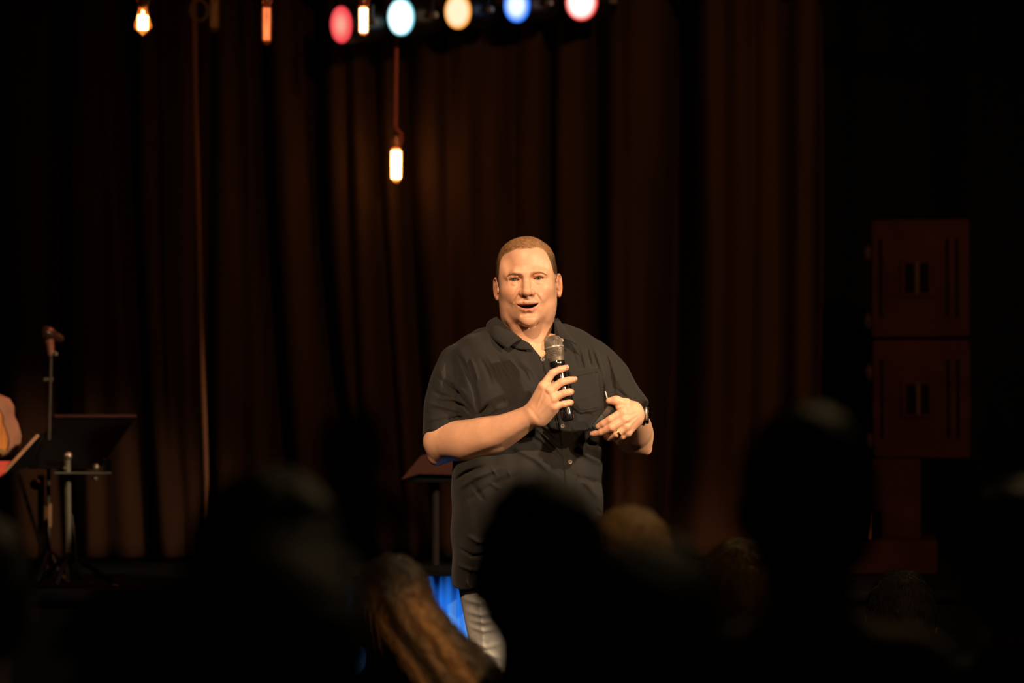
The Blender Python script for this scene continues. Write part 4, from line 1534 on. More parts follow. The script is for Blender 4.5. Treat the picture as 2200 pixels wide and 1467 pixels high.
for nm, px, py, hw, hh, rim, core, sr, sc_, spread in PAR:
    hw, hh, px = hw - 4.5, hh - 4.5, px + 5
    r = hh / FPX * YB
    c = Vector(U(px, py, YB))
    yaw = math.acos(min(1, hw / hh))
    nrm = Vector((-math.sin(yaw) * 0.98, -math.cos(yaw), -0.10)).normalized()
    lamp = empty('stage_lamp', c)
    tag(lamp, NM[nm], 'lamp', 'coloured stage lamps on the bar')
    back = -nrm
    MB().lathe(c, back, [(-0.012, r * 1.06), (-0.012, r * 1.14), (0.02, r * 1.14), (0.05, r * 1.05), (0.13, r * 0.95), (0.17, r * 0.6), (0.18, 0.01)], 28).build('can', dark_metal, lamp)
    bmz = MB()
    bmz.lathe((0, 0, 0), (0, 0, 1), [(0, 0.001), (0.000, r * 1.02), (-0.004, r * 1.03), (-0.006, 0.001)], 40)
    ln_o = bmz.build('lens', lens_mat('lens_' + nm.replace(' ', '_'), rim, core, sr, sc_, r * 1.03, spread), None)
    q = nrm.to_track_quat('Z', 'Y')
    ln_o.parent = lamp
    ln_o.matrix_parent_inverse = world_of(lamp).inverted()
    ln_o.matrix_basis = Matrix.Translation(c + nrm * 0.017) @ q.to_matrix().to_4x4()
    side = nrm.cross(Vector((0, 0, 1))).normalized()
    up = Vector((0, 0, 1))
    yk = MB()
    cc = c + back * 0.06
    yk.tube([cc + side * r * 1.16, cc + side * r * 1.22 + up * r * 0.9, cc + up * r * 1.5, cc - side * r * 1.22 + up * r * 0.9, cc - side * r * 1.16], 0.006, 8)
    top = cc + up * r * 1.5
    yk.tube([top, (top.x, YB + 0.05, BAR_Z)], 0.008, 8)
    yk.build('yoke', dark_metal, lamp)
    for sg in (1, -1):
        MB().lathe(cc + side * sg * r * 1.14, side * sg, [(0, 0.010), (0.012, 0.012), (0.022, 0.010), (0.024, 0.002)], 14).build('knob', mat('pale_knob', (0.16, 0.12, 0.10), 0.4), lamp)


# ------------------------------------------------------------------ filament bulbs
def glow_mat(name, col, s):
    return mat(name, (0.8, 0.6, 0.4), 0.5, emit=col, estr=s, var=0.02)


def glass_mat(name, tint, alpha):
    if name in MATS:
        return MATS[name]
    m = bpy.data.materials.new(name)
    m.use_nodes = True
    nt = m.node_tree
    nt.nodes.clear()
    out = nt.nodes.new('ShaderNodeOutputMaterial')
    tr = nt.nodes.new('ShaderNodeBsdfTransparent')
    tr.inputs[0].default_value = (*tint, 1)
    gl = nt.nodes.new('ShaderNodeBsdfPrincipled')
    gl.inputs['Base Color'].default_value = (0.45, 0.22, 0.08, 1)
    gl.inputs['Roughness'].default_value = 0.12
    nz = nt.nodes.new('ShaderNodeTexNoise')
    nz.inputs['Scale'].default_value = 30
    mr = nt.nodes.new('ShaderNodeMapRange')
    mr.inputs['To Min'].default_value = alpha * 0.8
    mr.inputs['To Max'].default_value = alpha * 1.2
    nt.links.new(nz.outputs['Fac'], mr.inputs['Value'])
    mx = nt.nodes.new('ShaderNodeMixShader')
    nt.links.new(mr.outputs[0], mx.inputs[0])
    nt.links.new(tr.outputs[0], mx.inputs[1])
    nt.links.new(gl.outputs[0], mx.inputs[2])
    nt.links.new(mx.outputs[0], out.inputs['Surface'])
    MATS[name] = m
    return m


bulb_glass = glass_mat('amber_bulb_glass', (1.0, 0.80, 0.55), 0.25)
socket_m = mat('copper_socket', (0.45, 0.17, 0.07), 0.35, metal=0.6)
cord_red = mat('red_brown_cord', (0.50, 0.10, 0.05), 0.7, var=0.2, scale=120)
cord_pink = mat('pale_pink_cord', (0.55, 0.26, 0.20), 0.7, var=0.2, scale=120)


def cage(c, r, z0, z1, m, parent, n=6, w=0.0022):
    mb = MB()
    for i in range(n):
        a0, a1 = 2 * math.pi * i / n, 2 * math.pi * (i + 0.5) / n
        mb.tube([(c[0] + r * math.cos(a0), c[1] + r * math.sin(a0), z0), (c[0] + r * math.cos(a1), c[1] + r * math.sin(a1), z1)], w, 6)
    return mb.build('filament', m, parent)


def bulb(px, py_top, py_bot, rpx, Y, shape, cord, label, lit, strength, cord_top):
    ztop, zbot = U(px, py_top, Y)[2], U(px, py_bot, Y)[2]
    x = U(px, (py_top + py_bot) / 2, Y)[0]
    R = rpx / FPX * Y
    h = ztop - zbot
    b = empty('filament_bulb', (x, Y, ztop))
    tag(b, label, 'light bulb', 'filament bulbs hanging over the stage')
    if shape == 'tube':
        prof = [(0, R * 0.62), (h * 0.06, R * 0.95), (h * 0.14, R), (h * 0.86, R), (h * 0.94, R * 0.8), (h * 0.985, R * 0.4), (h, R * 0.1)]
    else:
        prof = [(0, R * 0.42), (h * 0.10, R * 0.52), (h * 0.35, R * 0.72), (h * 0.60, R * 0.95), (h * 0.68, R), (h * 0.78, R * 0.88), (h * 0.9, R * 0.42), (h * 0.95, R * 0.16), (h, R * 0.08)]
    MB().lathe((x, Y, ztop), (0, 0, -1), prof, 28).build('glass', bulb_glass, b)
    fm = glow_mat('filament_glow_%d' % int(strength * 10), lit, strength)
    z0, z1 = (ztop - 0.10 * h, zbot + 0.12 * h) if shape == 'tube' else (ztop - 0.30 * h, zbot + 0.22 * h)
    if shape == 'tube':
        cage((x, Y), R * 0.55, z0, z1, fm, b, 8, R * (0.22 if strength > 5 else 0.12))
    else:
        cage((x, Y), R * 0.42, z0, z1, fm, b, 8, R * 0.15)
        MB().tube([(x, Y, z0), (x, Y, ztop - 0.12 * h)], R * 0.12, 8).build('stem', fm, b)
    sh = 0.042
    MB().lathe((x, Y, ztop + sh), (0, 0, -1), [(0, 0.008), (0.004, 0.013), (0.02, 0.0145), (0.03, 0.0155), (sh, 0.0150), (sh + 0.004, 0.012)], 20).build('socket', socket_m, b)
    MB().lathe((x - 0.012, Y - 0.006, ztop + sh * 0.55), (-1, -0.4, 0), [(0, 0.006), (0.006, 0.007), (0.010, 0.004)], 12).build('switch_key', socket_m, b)
    # cord with a small loop at the socket
    zc = ztop + sh
    pts = [(x + 0.013, Y - 0.008, ztop + 0.004), (x + 0.019, Y - 0.010, zc - 0.012), (x + 0.017, Y - 0.008, zc + 0.008), (x + 0.006, Y, zc + 0.016), (x - 0.002, Y, zc + 0.03)]
    n = max(2, int((cord_top - zc) / 0.06))
    for i in range(1, n + 1):
        t = i / n
        pts.append((x - 0.002 + 0.004 * math.sin(t * 7) - 0.002 * t, Y, zc + 0.03 + (cord_top - zc - 0.03) * t))
    MB().tube(pts, 0.0056, 10).build('cord', cord, b)
    return b


YBU = 7.5
CT = 4.2
bulb(307, 16, 76, 19, YBU, 'drop', cord_pink, 'glowing teardrop filament bulb at the far upper left', (1.0, 0.62, 0.25), 28, CT)
bulb(573, 8, 97, 11.5, YBU, 'tube', cord_red, 'dim unlit-looking tube bulb between the teardrop bulb and red lamp', (1.0, 0.30, 0.14), 1.3, CT)
bulb(781, 12, 76, 11.5, YBU, 'tube', cord_red, 'short bright tube bulb tucked beside the red stage lamp', (1.0, 0.72, 0.50), 14, CT)
bulb(851, 318, 391, 12, 8.16, 'tube', cord_red, 'bright tube bulb hanging low on a long red cord', (1.0, 0.66, 0.30), 40, CT)
bulb(461, -30, 70, 12, YBU + 0.6, 'tube', mat('olive_cord', (0.10, 0.09, 0.03), 0.8), 'unlit greenish tube bulb high up beside the hanging rope', (0.2, 0.12, 0.03), 0.06, CT + 0.2)

# hanging rope with a shackle
YR = 7.9
rope = empty('hanging_rope', U(443, 1150, YR))
tag(rope, 'thin brown rope hanging straight down in front of the curtain at left', 'rope')
pts = [U(x, y, YR) for x, y in ((416, -120), (418, 30), (421, 250), (425, 430), (430, 640), (436, 820), (441, 960), (444, 1080), (446, 1200))]
MB().tube(pts, 0.0085, 12).build('rope_strand', mat('brown_rope', (0.13, 0.044, 0.015), 0.9, var=0.3, scale=150), rope)
c = Vector(U(428, 22, YR))
MB().tube([c + Vector((0.028 * math.sin(a), 0, 0.034 * math.cos(a))) for a in np.linspace(0, 2 * math.pi, 20)], 0.006, 8, False).build('shackle', mat('tarnished_shackle', (0.12, 0.07, 0.05), 0.5, metal=0.4), rope)

# ------------------------------------------------------------------ stands on the stage at the left
stand_m = mat('black_stand_tube', (0.05, 0.032, 0.020), 0.5, metal=0.3)
chrome = mat('dull_chrome', (0.55, 0.48, 0.38), 0.3, metal=0.8)
YS = 7.42


leg_black = mat('black_leg', (0.006, 0.005, 0.005), 0.8, spec=0.1)


def tripod(base, m, parent, r=0.24, h=0.16):
    for k in range(3):
        a = 0.4 + k * 2 * math.pi / 3
        MB().tube([(base[0], base[1], STAGE_Z + h), (base[0] + r * math.cos(a), base[1] + r * math.sin(a), STAGE_Z + 0.012)], 0.008, 8).build('leg', leg_black, parent)


ms = empty('microphone_stand', (U(105, 1200, YS)[0], YS, STAGE_Z))
tag(ms, 'thin microphone stand with a tilted microphone on top at far left', 'stand')
bx = U(105, 1200, YS)[0]
tp, jt = U(109, 762, YS), U(103, 1130, YS)
MB().tube([tp, U(106, 900, YS), jt], 0.0058, 10).build('upper_tube', stand_m, ms)
MB().tube([U(103.5, 1082, YS), U(103, 1132, YS)], 0.0115, 12).build('clutch_grip', mat('brown_grip', (0.20, 0.11, 0.05), 0.6), ms)
MB().tube([U(103, 1130, YS), (bx, YS, STAGE_Z + 0.02)], 0.0085, 10).build('lower_tube', stand_m, ms)
tripod((bx, YS), stand_m, ms, 0.11, 0.10)
cl = Vector(U(107, 752, YS))
MB().tube([U(109, 764, YS), U(107, 745, YS), U(104, 730, YS)], [0.011, 0.013, 0.016], 12).build('clip', mat('red_brown_clip', (0.30, 0.10, 0.05), 0.4), ms)
MB().lathe(U(115, 760, YS), (0.6, -0.5, 0), [(0, 0.006), (0.008, 0.008), (0.014, 0.006)], 12).build('clip_knob', chrome, ms)
h0, h1 = Vector(U(89, 711, YS)), Vector(U(127, 727, YS + 0.05))
mdir = (h1 - h0)
MB().lathe(h0, mdir, [(-0.004, 0.008), (0.004, 0.018), (0.016, 0.022), (0.030, 0.0235), (0.044, 0.020), (0.047, 0.016), (mdir.length, 0.0145), (mdir.length + 0.01, 0.011)], 24).build('stand_microphone', mat('bronze_mic', (0.09, 0.038, 0.018), 0.35, metal=0.4), ms)
MB().tube([U(95, 815, YS), U(114, 815, YS)], 0.006, 8).build('wing_nut', chrome, ms)

# second, thicker stand close by
ss_ = empty('boom_stand', (U(90, 1200, YS + 0.12)[0], YS + 0.12, STAGE_Z))
tag(ss_, 'dark boom stand pole standing behind the thin microphone stand', 'stand')
YS2 = YS + 0.12
MB().tube([U(88, 1020, YS2), (U(90, 1200, YS2)[0], YS2, STAGE_Z + 0.02)], 0.011, 12).build('pole', mat('brown_black_tube', (0.008, 0.005, 0.004), 0.7, spec=0.15), ss_)
MB().tube([U(40, 1018, YS2), U(92, 1190, YS2)], 0.006, 8).build('boom_arm', mat('brown_black_tube', (0.008, 0.005, 0.004), 0.7, spec=0.15), ss_)
MB().lathe(U(78, 1040, YS2 - 0.02), (0, -1, 0), [(0, 0.016), (0.012, 0.018), (0.02, 0.012)], 14).build('joint_knob', stand_m, ss_)
tripod((U(90, 1200, YS2)[0], YS2), stand_m, ss_, 0.10, 0.08)
cab = MB().tube([U(112, 1190, YS), U(128, 1228, YS), U(146, 1248, YS - 0.05), U(154, 1252, YS - 0.08)], 0.004, 8).build('cable', mat('grey_cable', (0.09, 0.075, 0.065), 0.6), None)
tag(cab, 'thin grey cable drooping from the stands to the stage floor', 'cable')

# music stand
YMS = 7.34
mst = empty('music_stand', (U(147, 1200, YMS)[0], YMS, STAGE_Z))
tag(mst, 'black music stand with tilted desk and shiny knobs at the left', 'music stand')
desk_m = mat('black_desk', (0.003, 0.003, 0.003), 0.8, spec=0.08)
A_, B_, C_, D_ = U(112, 893, YMS + 0.14), U(293, 893, YMS + 0.14), U(213, 1006, YMS), U(60, 1006, YMS)
V = [A_, B_, C_, D_]
bmq = MB()
vs = [bmq.bm.verts.new(Vector(p)) for p in V] + [bmq.bm.verts.new(Vector(p) + Vector((0, 0.006, -0.002))) for p in V]
for f_ in ((0, 1, 2, 3), (7, 6, 5, 4), (0, 4, 5, 1), (1, 5, 6, 2), (2, 6, 7, 3), (3, 7, 4, 0)):
    bmq.bm.faces.new([vs[i] for i in f_])
bmq.build('desk', desk_m, mst, False)
MB().tube([U(118, 894, YMS + 0.135), U(293, 894, YMS + 0.135)], 0.0042, 8).build('desk_edge', mat('red_brown_edge', (0.10, 0.028, 0.022), 0.6), mst)
MB().box(Vector(U(180, 1016, YMS - 0.03)), (0.17, 0.05, 0.006), None, 0.002).build('lip', mat('grey_lip', (0.10, 0.10, 0.08), 0.4), mst)
MB().tube([U(145, 985, YMS), U(147, 1120, YMS), (U(148, 1200, YMS)[0], YMS, STAGE_Z + 0.02)], 0.0098, 14).build('pole', mat('grey_green_tube', (0.17, 0.15, 0.11), 0.35, metal=0.4), mst)
for px, py, r in ((145, 980, 0.0125), (138, 1006, 0.006), (205, 1004, 0.010), (203, 1028, 0.009)):
    c = Vector(U(px, py, YMS - 0.035))
    MB().lathe(c + Vector((0, 0.012, 0)), (0.15, -1, 0.1), [(0, r * 0.6), (0.004, r * 0.95), (0.010, r), (0.016, r * 0.8), (0.020, r * 0.3)], 18).build('knob', chrome, mst)
MB().box(Vector(U(231, 1000, YMS + 0.01)), (0.026, 0.02, 0.046), None, 0.003).build('clip_box', mat('dark_teal_box', (0.03, 0.045, 0.04), 0.4), mst)
MB().tube([U(154, 1105, YMS), U(163, 1170, YMS), U(166, 1236, YMS)], 0.0035, 8).build('strap', stand_m, mst)
tripod((U(148, 1200, YMS)[0], YMS), stand_m, mst, 0.13, 0.10)
gaf = MB().box((U(247, 1272, 7.30)[0], 7.30, STAGE_Z + 0.004), (0.014, 0.02, 0.006), None, 0.002).build('floor_marker', mat('yellow_tape', (0.5, 0.30, 0.03), 0.6), None)
tag(gaf, 'tiny yellow tape marker on the front of the stage', 'marker')

# instrument and red folder at the left edge
YG = 7.25
g = empty('string_instrument', (U(-20, 1100, YG)[0], YG, STAGE_Z))
tag(g, 'orange-brown wooden string instrument cut off by the left edge', 'instrument')
def outline(t):
    # lower bout, waist, upper bout, from below to above; returns half width factor
    return np.interp(t, [0, 0.06, 0.2, 0.36, 0.55, 0.66, 0.8, 0.93, 1.0], [0.0, 0.62, 0.95, 1.0, 0.86, 0.70, 0.70, 0.50, 0.0])
cxp, zb, zt, hw = -24, 988, 845, 52
G = []
N = 26
for side in (1, -1):
    for i in range(N):
        t = i / (N - 1)
        if side < 0:
            t = 1 - t
        G.append((cxp + side * outline(t) * hw, zb + (zt - zb) * t))
bmg = MB()
fr = [bmg.bm.verts.new(Vector(U(x, y, YG))) for x, y in G]
bk = [bmg.bm.verts.new(Vector(U(x, y, YG)) + Vector((0.01, 0.075, 0))) for x, y in G]
bmg.bm.faces.new(fr)
bmg.bm.faces.new(list(reversed(bk)))
for i in range(len(G)):
    j = (i + 1) % len(G)
    if (fr[i].co - fr[j].co).length > 1e-6:
        bmg.bm.faces.new((fr[j], fr[i], bk[i], bk[j]))
bmesh.ops.remove_doubles(bmg.bm, verts=bmg.bm.verts[:], dist=1e-5)
bmg.build('soundbox', mat('pale_instrument_wood', (0.50, 0.24, 0.15), 0.4, var=0.15, scale=12, stretch=(6, 1, 1)), g)
ring = [U(cxp + 0.80 * (x - cxp), 920 + 0.80 * (y - 920) + 10, YG - 0.004) for x, y in G]
sbd = MB()
sbd.bm.faces.new([sbd.bm.verts.new(Vector(p)) for p in ring[:N - 1] + ring[N:-1]])
sb_o = sbd.build('soundboard', mat('orange_soundboard', (0.72, 0.27, 0.07), 0.35, var=0.3, scale=14, stretch=(6, 1, 1)), g, False)
md = sb_o.modifiers.new('thick', 'SOLIDIFY')
md.thickness = 0.003
MB().tube([Vector(p) for p in ring] + [Vector(ring[0])], 0.003, 6, False).build('binding', mat('dark_binding', (0.16, 0.05, 0.02), 0.4), g)
MB().box(Vector(U(2, 968, YG - 0.012)), (0.03, 0.012, 0.016), Matrix.Rotation(0.5, 3, 'Y'), 0.002).build('bridge', mat('gold_bridge', (0.65, 0.42, 0.14), 0.3, metal=0.5), g)
MB().tube([U(cxp, 988, YG + 0.04), (U(cxp, 1100, YG)[0], YG + 0.04, STAGE_Z)], 0.012, 10).build('support', stand_m, g)
MB().lathe((U(cxp, 1100, YG)[0], YG + 0.04, STAGE_Z + 0.002), (0, 0, 1), [(0, 0.06), (0.012, 0.06), (0.02, 0.02)], 24).build('support_base', stand_m, g)
MB().tube([U(cxp, 860, YG + 0.01), U(cxp - 6, 700, YG + 0.03)], [0.018, 0.014], 10).build('neck', mat('dark_neck_wood', (0.10, 0.04, 0.02), 0.4), g)

YF = 7.14
fo = empty('red_folder_stand', (U(-10, 1100, YF)[0], YF + 0.06, STAGE_Z))
tag(fo, 'music desk with a red folder and tan wooden edge at the left frame edge', 'music stand')
YF = 7.21
bmf = MB()
V = [U(-120, 992, YF), U(26, 990, YF), U(10, 1015, YF - 0.03), U(-60, 1060, YF - 0.03)]
vs = [bmf.bm.verts.new(Vector(p)) for p in V] + [bmf.bm.verts.new(Vector(p) + Vector((0, 0.008, -0.004))) for p in V]
for f_ in ((0, 1, 2, 3), (7, 6, 5, 4), (0, 4, 5, 1), (1, 5, 6, 2), (2, 6, 7, 3), (3, 7, 4, 0)):
    bmf.bm.faces.new([vs[i] for i in f_])
bmf.build('folder', mat('red_folder', (0.70, 0.09, 0.06), 0.6), fo, False)
e0, e1 = Vector(U(82, 934, YF + 0.02)), Vector(U(9, 1014, YF - 0.02))
ed = e1 - e0
MB().box((e0 + e1) / 2, (0.0105, 0.010, ed.length), ed.to_track_quat('Z', 'Y').to_matrix(), 0.002).build('desk_edge', mat('tan_wood_edge', (0.42, 0.20, 0.10), 0.6, var=0.25, scale=40), fo)
dk = MB()
V = [U(82, 936, YF + 0.03), U(92, 930, YF + 0.05), U(60, 1004, YF + 0.04), U(12, 1016, YF)]
vs = [dk.bm.verts.new(Vector(p)) for p in V] + [dk.bm.verts.new(Vector(p) + Vector((0, 0.006, 0))) for p in V]
for f_ in ((0, 1, 2, 3), (7, 6, 5, 4), (0, 4, 5, 1), (1, 5, 6, 2), (2, 6, 7, 3), (3, 7, 4, 0)):
    dk.bm.faces.new([vs[i] for i in f_])
dk.build('desk_side', desk_m, fo, False)
MB().tube([U(-30, 1030, YF + 0.02), (U(-30, 1100, YF)[0], YF + 0.02, STAGE_Z + 0.004)], 0.010, 10).build('pole', stand_m, fo)

# reddish desk on a thin pole behind his elbow
YD = 7.32
ld = empty('lectern_stand', (U(936, 1200, YD)[0], YD, STAGE_Z))
tag(ld, 'small red-brown tilted desk on a thin pole behind his elbow', 'stand')
dk = MB()
F0 = [(862, 1030), (905, 978), (930, 974), (1040, 1000), (1040, 1022), (900, 1018)]
vs0 = [dk.bm.verts.new(Vector(U(x, y, YD - 0.08 + 0.0 * i))) for i, (x, y) in enumerate(F0)]
vs1 = [dk.bm.verts.new(Vector(U(x + 10, y - 2, YD + 0.06))) for x, y in F0]
dk.bm.faces.new(vs0)
dk.bm.faces.new(list(reversed(vs1)))
for i in range(len(F0)):
    j = (i + 1) % len(F0)
    dk.bm.faces.new((vs0[j], vs0[i], vs1[i], vs1[j]))
dk.build('desk_top', mat('red_brown_wood', (0.034, 0.010, 0.006), 0.6, spec=0.12, var=0.2, scale=10, stretch=(1, 1, 6)), ld, False)
MB().box(Vector(U(950, 1027, YD)), (0.22, 0.12, 0.022), None, 0.004).build('under_tray', desk_m, ld)
MB().tube([U(936, 1030, YD), (U(936, 1200, YD)[0], YD, STAGE_Z + 0.01)], 0.012, 12).build('pole', mat('brown_black_tube', (0.008, 0.005, 0.004), 0.7, spec=0.15), ld)
MB().lathe((U(936, 1200, YD)[0], YD, STAGE_Z + 0.002), (0, 0, 1), [(0, 0.13), (0.012, 0.13), (0.02, 0.02)], 24).build('base', desk_m, ld)

# blue-lit draped block in front of the stage
YD2 = 6.98
x0, x1 = U(688, 1300, YD2)[0], U(1065, 1300, YD2)[0]
ztp = U(900, 1229, YD2)[2]
nx = 160
xs = np.linspace(x0, x1, nx)
V = []
zs = np.linspace(0.01, ztp, 12)
for zz in zs:
    for x in xs:
        t = (x - x0) / (x1 - x0)
        V.append((x, YD2 - 0.012 * math.sin(t * 62) - 0.008 * math.sin(t * 23 + 1) * (1.2 - zz), zz))
q = [(i * nx + j, i * nx + j + 1, (i + 1) * nx + j + 1, (i + 1) * nx + j) for i in range(11) for j in range(nx - 1)]
blk = empty('draped_plinth', ((x0 + x1) / 2, YD2 + 0.08, 0))
tag(blk, 'pale pleated cloth skirt lit bright blue behind the woman with long hair', 'plinth')
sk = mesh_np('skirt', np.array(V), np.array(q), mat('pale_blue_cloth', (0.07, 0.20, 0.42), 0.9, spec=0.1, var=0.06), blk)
md = sk.modifiers.new('thick', 'SOLIDIFY')
md.thickness = 0.004
md.offset = 1
MB().box(((x0 + x1) / 2, YD2 - 0.005, ztp + 0.005), (x1 - x0 + 0.04, 0.31, 0.010), None, 0.003).build('top', desk_m, blk)  # overhang added to block blue bounce and front-spot light
MB().box(((x0 + x1) / 2, YD2 + 0.085, (ztp - 0.03) / 2), (x1 - x0 - 0.04, 0.12, ztp - 0.03)).build('core', desk_m, blk, False)
# unseen blue floor lamp, added to light the skirt
fx = np.array([-0.40, 5.95, 0.0])
fl = empty('added_floor_lamp', (fx[0], fx[1], 0))
tag(fl, 'added unseen blue floor lamp that lights the draped plinth', 'lamp')
MB().lathe((fx[0], fx[1], 0.10), (0.10, 0.84, 0.54), [(-0.05, 0.03), (-0.04, 0.05), (0.05, 0.055), (0.06, 0.058), (0.06, 0.045), (0.04, 0.04)], 20).build('can', dark_metal, fl)
MB().tube([(fx[0] - 0.07, fx[1], 0.008), (fx[0] - 0.07, fx[1], 0.10), (fx[0] + 0.07, fx[1], 0.10), (fx[0] + 0.07, fx[1], 0.008)], 0.008, 8).build('yoke', dark_metal, fl)
lb = bpy.data.lights.new('added_blue_uplight', 'SPOT')
lb.energy = 125
lb.color = (0.14, 0.48, 1.0)
lb.spot_size = math.radians(21)
lb.spot_blend = 0.8
lb.shadow_soft_size = 0.04
lo_ = bpy.data.objects.new('added_blue_uplight', lb)
COL.objects.link(lo_)
lo_.location = (fx[0] + 0.01, fx[1] + 0.075, 0.150)
lo_.rotation_euler = (Vector((-0.255, 6.98, 0.77)) - Vector(lo_.location)).to_track_quat('-Z', 'Y').to_euler()
lo_.parent = fl
lo_.matrix_parent_inverse = world_of(fl).inverted()

# ------------------------------------------------------------------ loudspeaker stack at the right
cab_m = mat('red_brown_cabinet', (0.030, 0.0088, 0.006), 0.9, spec=0.05, var=0.25, scale=8, bump=0.1, bscale=120)
cab_d = mat('dark_recess', (0.003, 0.0025, 0.002), 0.9, spec=0.03)
ball_m = mat('brown_corner', (0.04, 0.016, 0.012), 0.5)
YSP = 7.9
yaw = math.radians(-9)
Rz = Matrix.Rotation(yaw, 3, 'Z')


def cabinet(px0, px1, py0, py1, label):
    c = Vector(U((px0 + px1) / 2, (py0 + py1) / 2, YSP))
    w, h = (px1 - px0) / FPX * YSP, (py1 - py0) / FPX * YSP
    d = 0.34
    c = c + Vector((0, d / 2, 0))
    e = empty('loudspeaker', c - Vector((0, 0, h / 2)))
    tag(e, label, 'loudspeaker', 'stacked loudspeakers at the right')
    P = lambda x, y, z: c + Rz @ Vector((x, y, z))
    MB().box(c, (w, d, h), Rz, 0.012).build('cabinet', cab_m, e)
    f = -d / 2 - 0.001
    pxm = w / (px1 - px0)
    for gx in (-0.40, 0.27, 0.37):
        MB().box(P(gx * w, f, 0.0), (0.010, 0.008, h * 0.66), Rz, 0.002).build('groove', cab_d, e)
    MB().box(P(-0.04 * w, f - 0.004, 0.0 * h), (w * 0.34, 0.012, h * 0.32), Rz, 0.004).build('handle_plate', cab_m, e)
    for gx in (-0.11, 0.04):
        MB().box(P(gx * w, f - 0.010, 0.0), (w * 0.085, 0.006, h * 0.25), Rz, 0.002).build('handle_slot', cab_d, e)
    MB().tube([P(-0.035 * w, f - 0.016, -h * 0.13), P(-0.035 * w, f - 0.022, 0), P(-0.035 * w, f - 0.016, h * 0.13)], 0.006, 8).build('handle_bar', mat('bronze_bar', (0.08, 0.04, 0.018), 0.4, metal=0.4), e)
    for zz in (0.22, -0.36):
        cc = P(-w / 2 - 0.008, -d / 2 + 0.05, zz * h)
        MB().lathe(cc + Vector((0.012, 0, 0)), (-1, -0.2, 0), [(0, 0.034), (0.010, 0.034), (0.022, 0.026), (0.028, 0.010), (0.029, 0.001)], 20).build('side_caster', ball_m, e)
    return e


cabinet(1890, 2100, 470, 725, 'upper red-brown loudspeaker cabinet, top of the stack at right')
cabinet(1893, 2102, 729, 985, 'lower red-brown loudspeaker cabinet resting on the narrow pedestal')
pd = empty('loudspeaker_pedestal', (U(1943, 1200, YSP)[0], YSP + 0.17, STAGE_Z))
tag(pd, 'narrow red-brown pedestal under the loudspeaker stack', 'pedestal')
zt_, zb_ = U(1943, 986, YSP)[2], STAGE_Z + 0.003
pc = Vector((U(1943, 1100, YSP)[0], YSP + 0.17, (zt_ + zb_) / 2))
MB().box(pc, (105 / FPX * YSP, 0.30, zt_ - zb_), Rz, 0.006).build('column', cab_m, pd)
MB().box(Vector(U(1883, 1128, YSP - 0.02)), (0.028, 0.05, 0.095), Rz, 0.004).build('connector_box', cab_d, pd)
MB().box(Vector(U(1866, 1128, YSP - 0.03)), (0.010, 0.02, 0.085), Rz, 0.002).build('connector_trim', mat('orange_trim', (0.62, 0.20, 0.08), 0.5), pd)
MB().box((pc.x - 0.03, YSP + 0.10, STAGE_Z + 0.058), (0.30, 0.42, 0.11), Rz, 0.008).build('foot_box', cab_m, pd)
# ------------------------------------------------------------------ the audience, seen from behind
def wob(x, y, z, f, seed):
    r = np.random.default_rng(seed)
    o = 0
    for _ in range(7):
        k = r.normal(0, 1, 3) * f
        o = o + np.sin(k[0] * x + k[1] * y + k[2] * z + r.random() * 6.28)
    return o / 7 * 1.6


def seated_body():
    """crown at z = 0, facing +y, seated; floor at about -1300 (mm)"""
    B = Field((-290, -170, -1330), (290, 620, 20), 9.0)
    B.ell((0, 6, -108), (74, 92, 104), 0)
    B.ell((0, 40, -160), (58, 62, 66), 20)
    for s in (-1, 1):
        B.ell((s * 80, 4, -128), (12, 20, 32), 6)
        B.limb([(s * 175, 0, -350, 52), (s * 225, 10, -520, 46), (s * 215, 40, -640, 42), (s * 160, 170, -700, 34), (s * 90, 260, -720, 30)], 14, 20)
        B.ell((s * 70, 285, -722), (34, 40, 22), 14)
        B.limb([(s * 95, 20, -800, 84), (s * 110, 250, -790, 74), (s * 112, 430, -800, 62), (s * 112, 450, -1000, 56), (s * 112, 440, -1230, 44)], 14, 26)
        B.cap((s * 112, 430, -1275), (s * 116, 540, -1285), 40, 32, 20)
    B.cap((0, -8, -190), (0, -14, -300), 54, 62, 22)
    B.ell((0, -5, -450), (165, 105, 190), 40)
    B.ell((0, 0, -690), (160, 115, 190), 40)
    B.cap((-120, -5, -318), (120, -5, -318), 48, 48, 40)
    return B.nets()


def clothes():
    B = Field((-300, -180, -900), (300, 320, -230), 9.0)
    for s in (-1, 1):
        B.limb([(s * 175, 0, -350, 62), (s * 228, 10, -520, 58), (s * 218, 40, -640, 54), (s * 165, 165, -700, 46)], 14, 20)
    B.ell((0, -5, -450), (176, 116, 195), 40)
    B.ell((0, 0, -690), (172, 128, 195), 40)
    B.cap((-125, -5, -322), (125, -5, -322), 56, 56, 40)
    B.cap((0, -10, -270), (0, -14, -320), 66, 80, 20)
    for i in range(8):
        B.stroke([(random.uniform(-150, 150), 0, random.uniform(-700, -380)), (random.uniform(-150, 150), 0, random.uniform(-700, -380))], 16, random.uniform(-6, 6))
    return B.nets()


def trousers():
    B = Field((-240, -160, -1290), (240, 560, -660), 10.0)
    for s in (-1, 1):
        B.limb([(s * 95, 20, -800, 94), (s * 110, 250, -790, 84), (s * 112, 430, -800, 72), (s * 112, 450, -1000, 66), (s * 112, 440, -1240, 56)], 14, 26)
    B.ell((0, 0, -780), (180, 135, 110), 30)
    return B.nets()


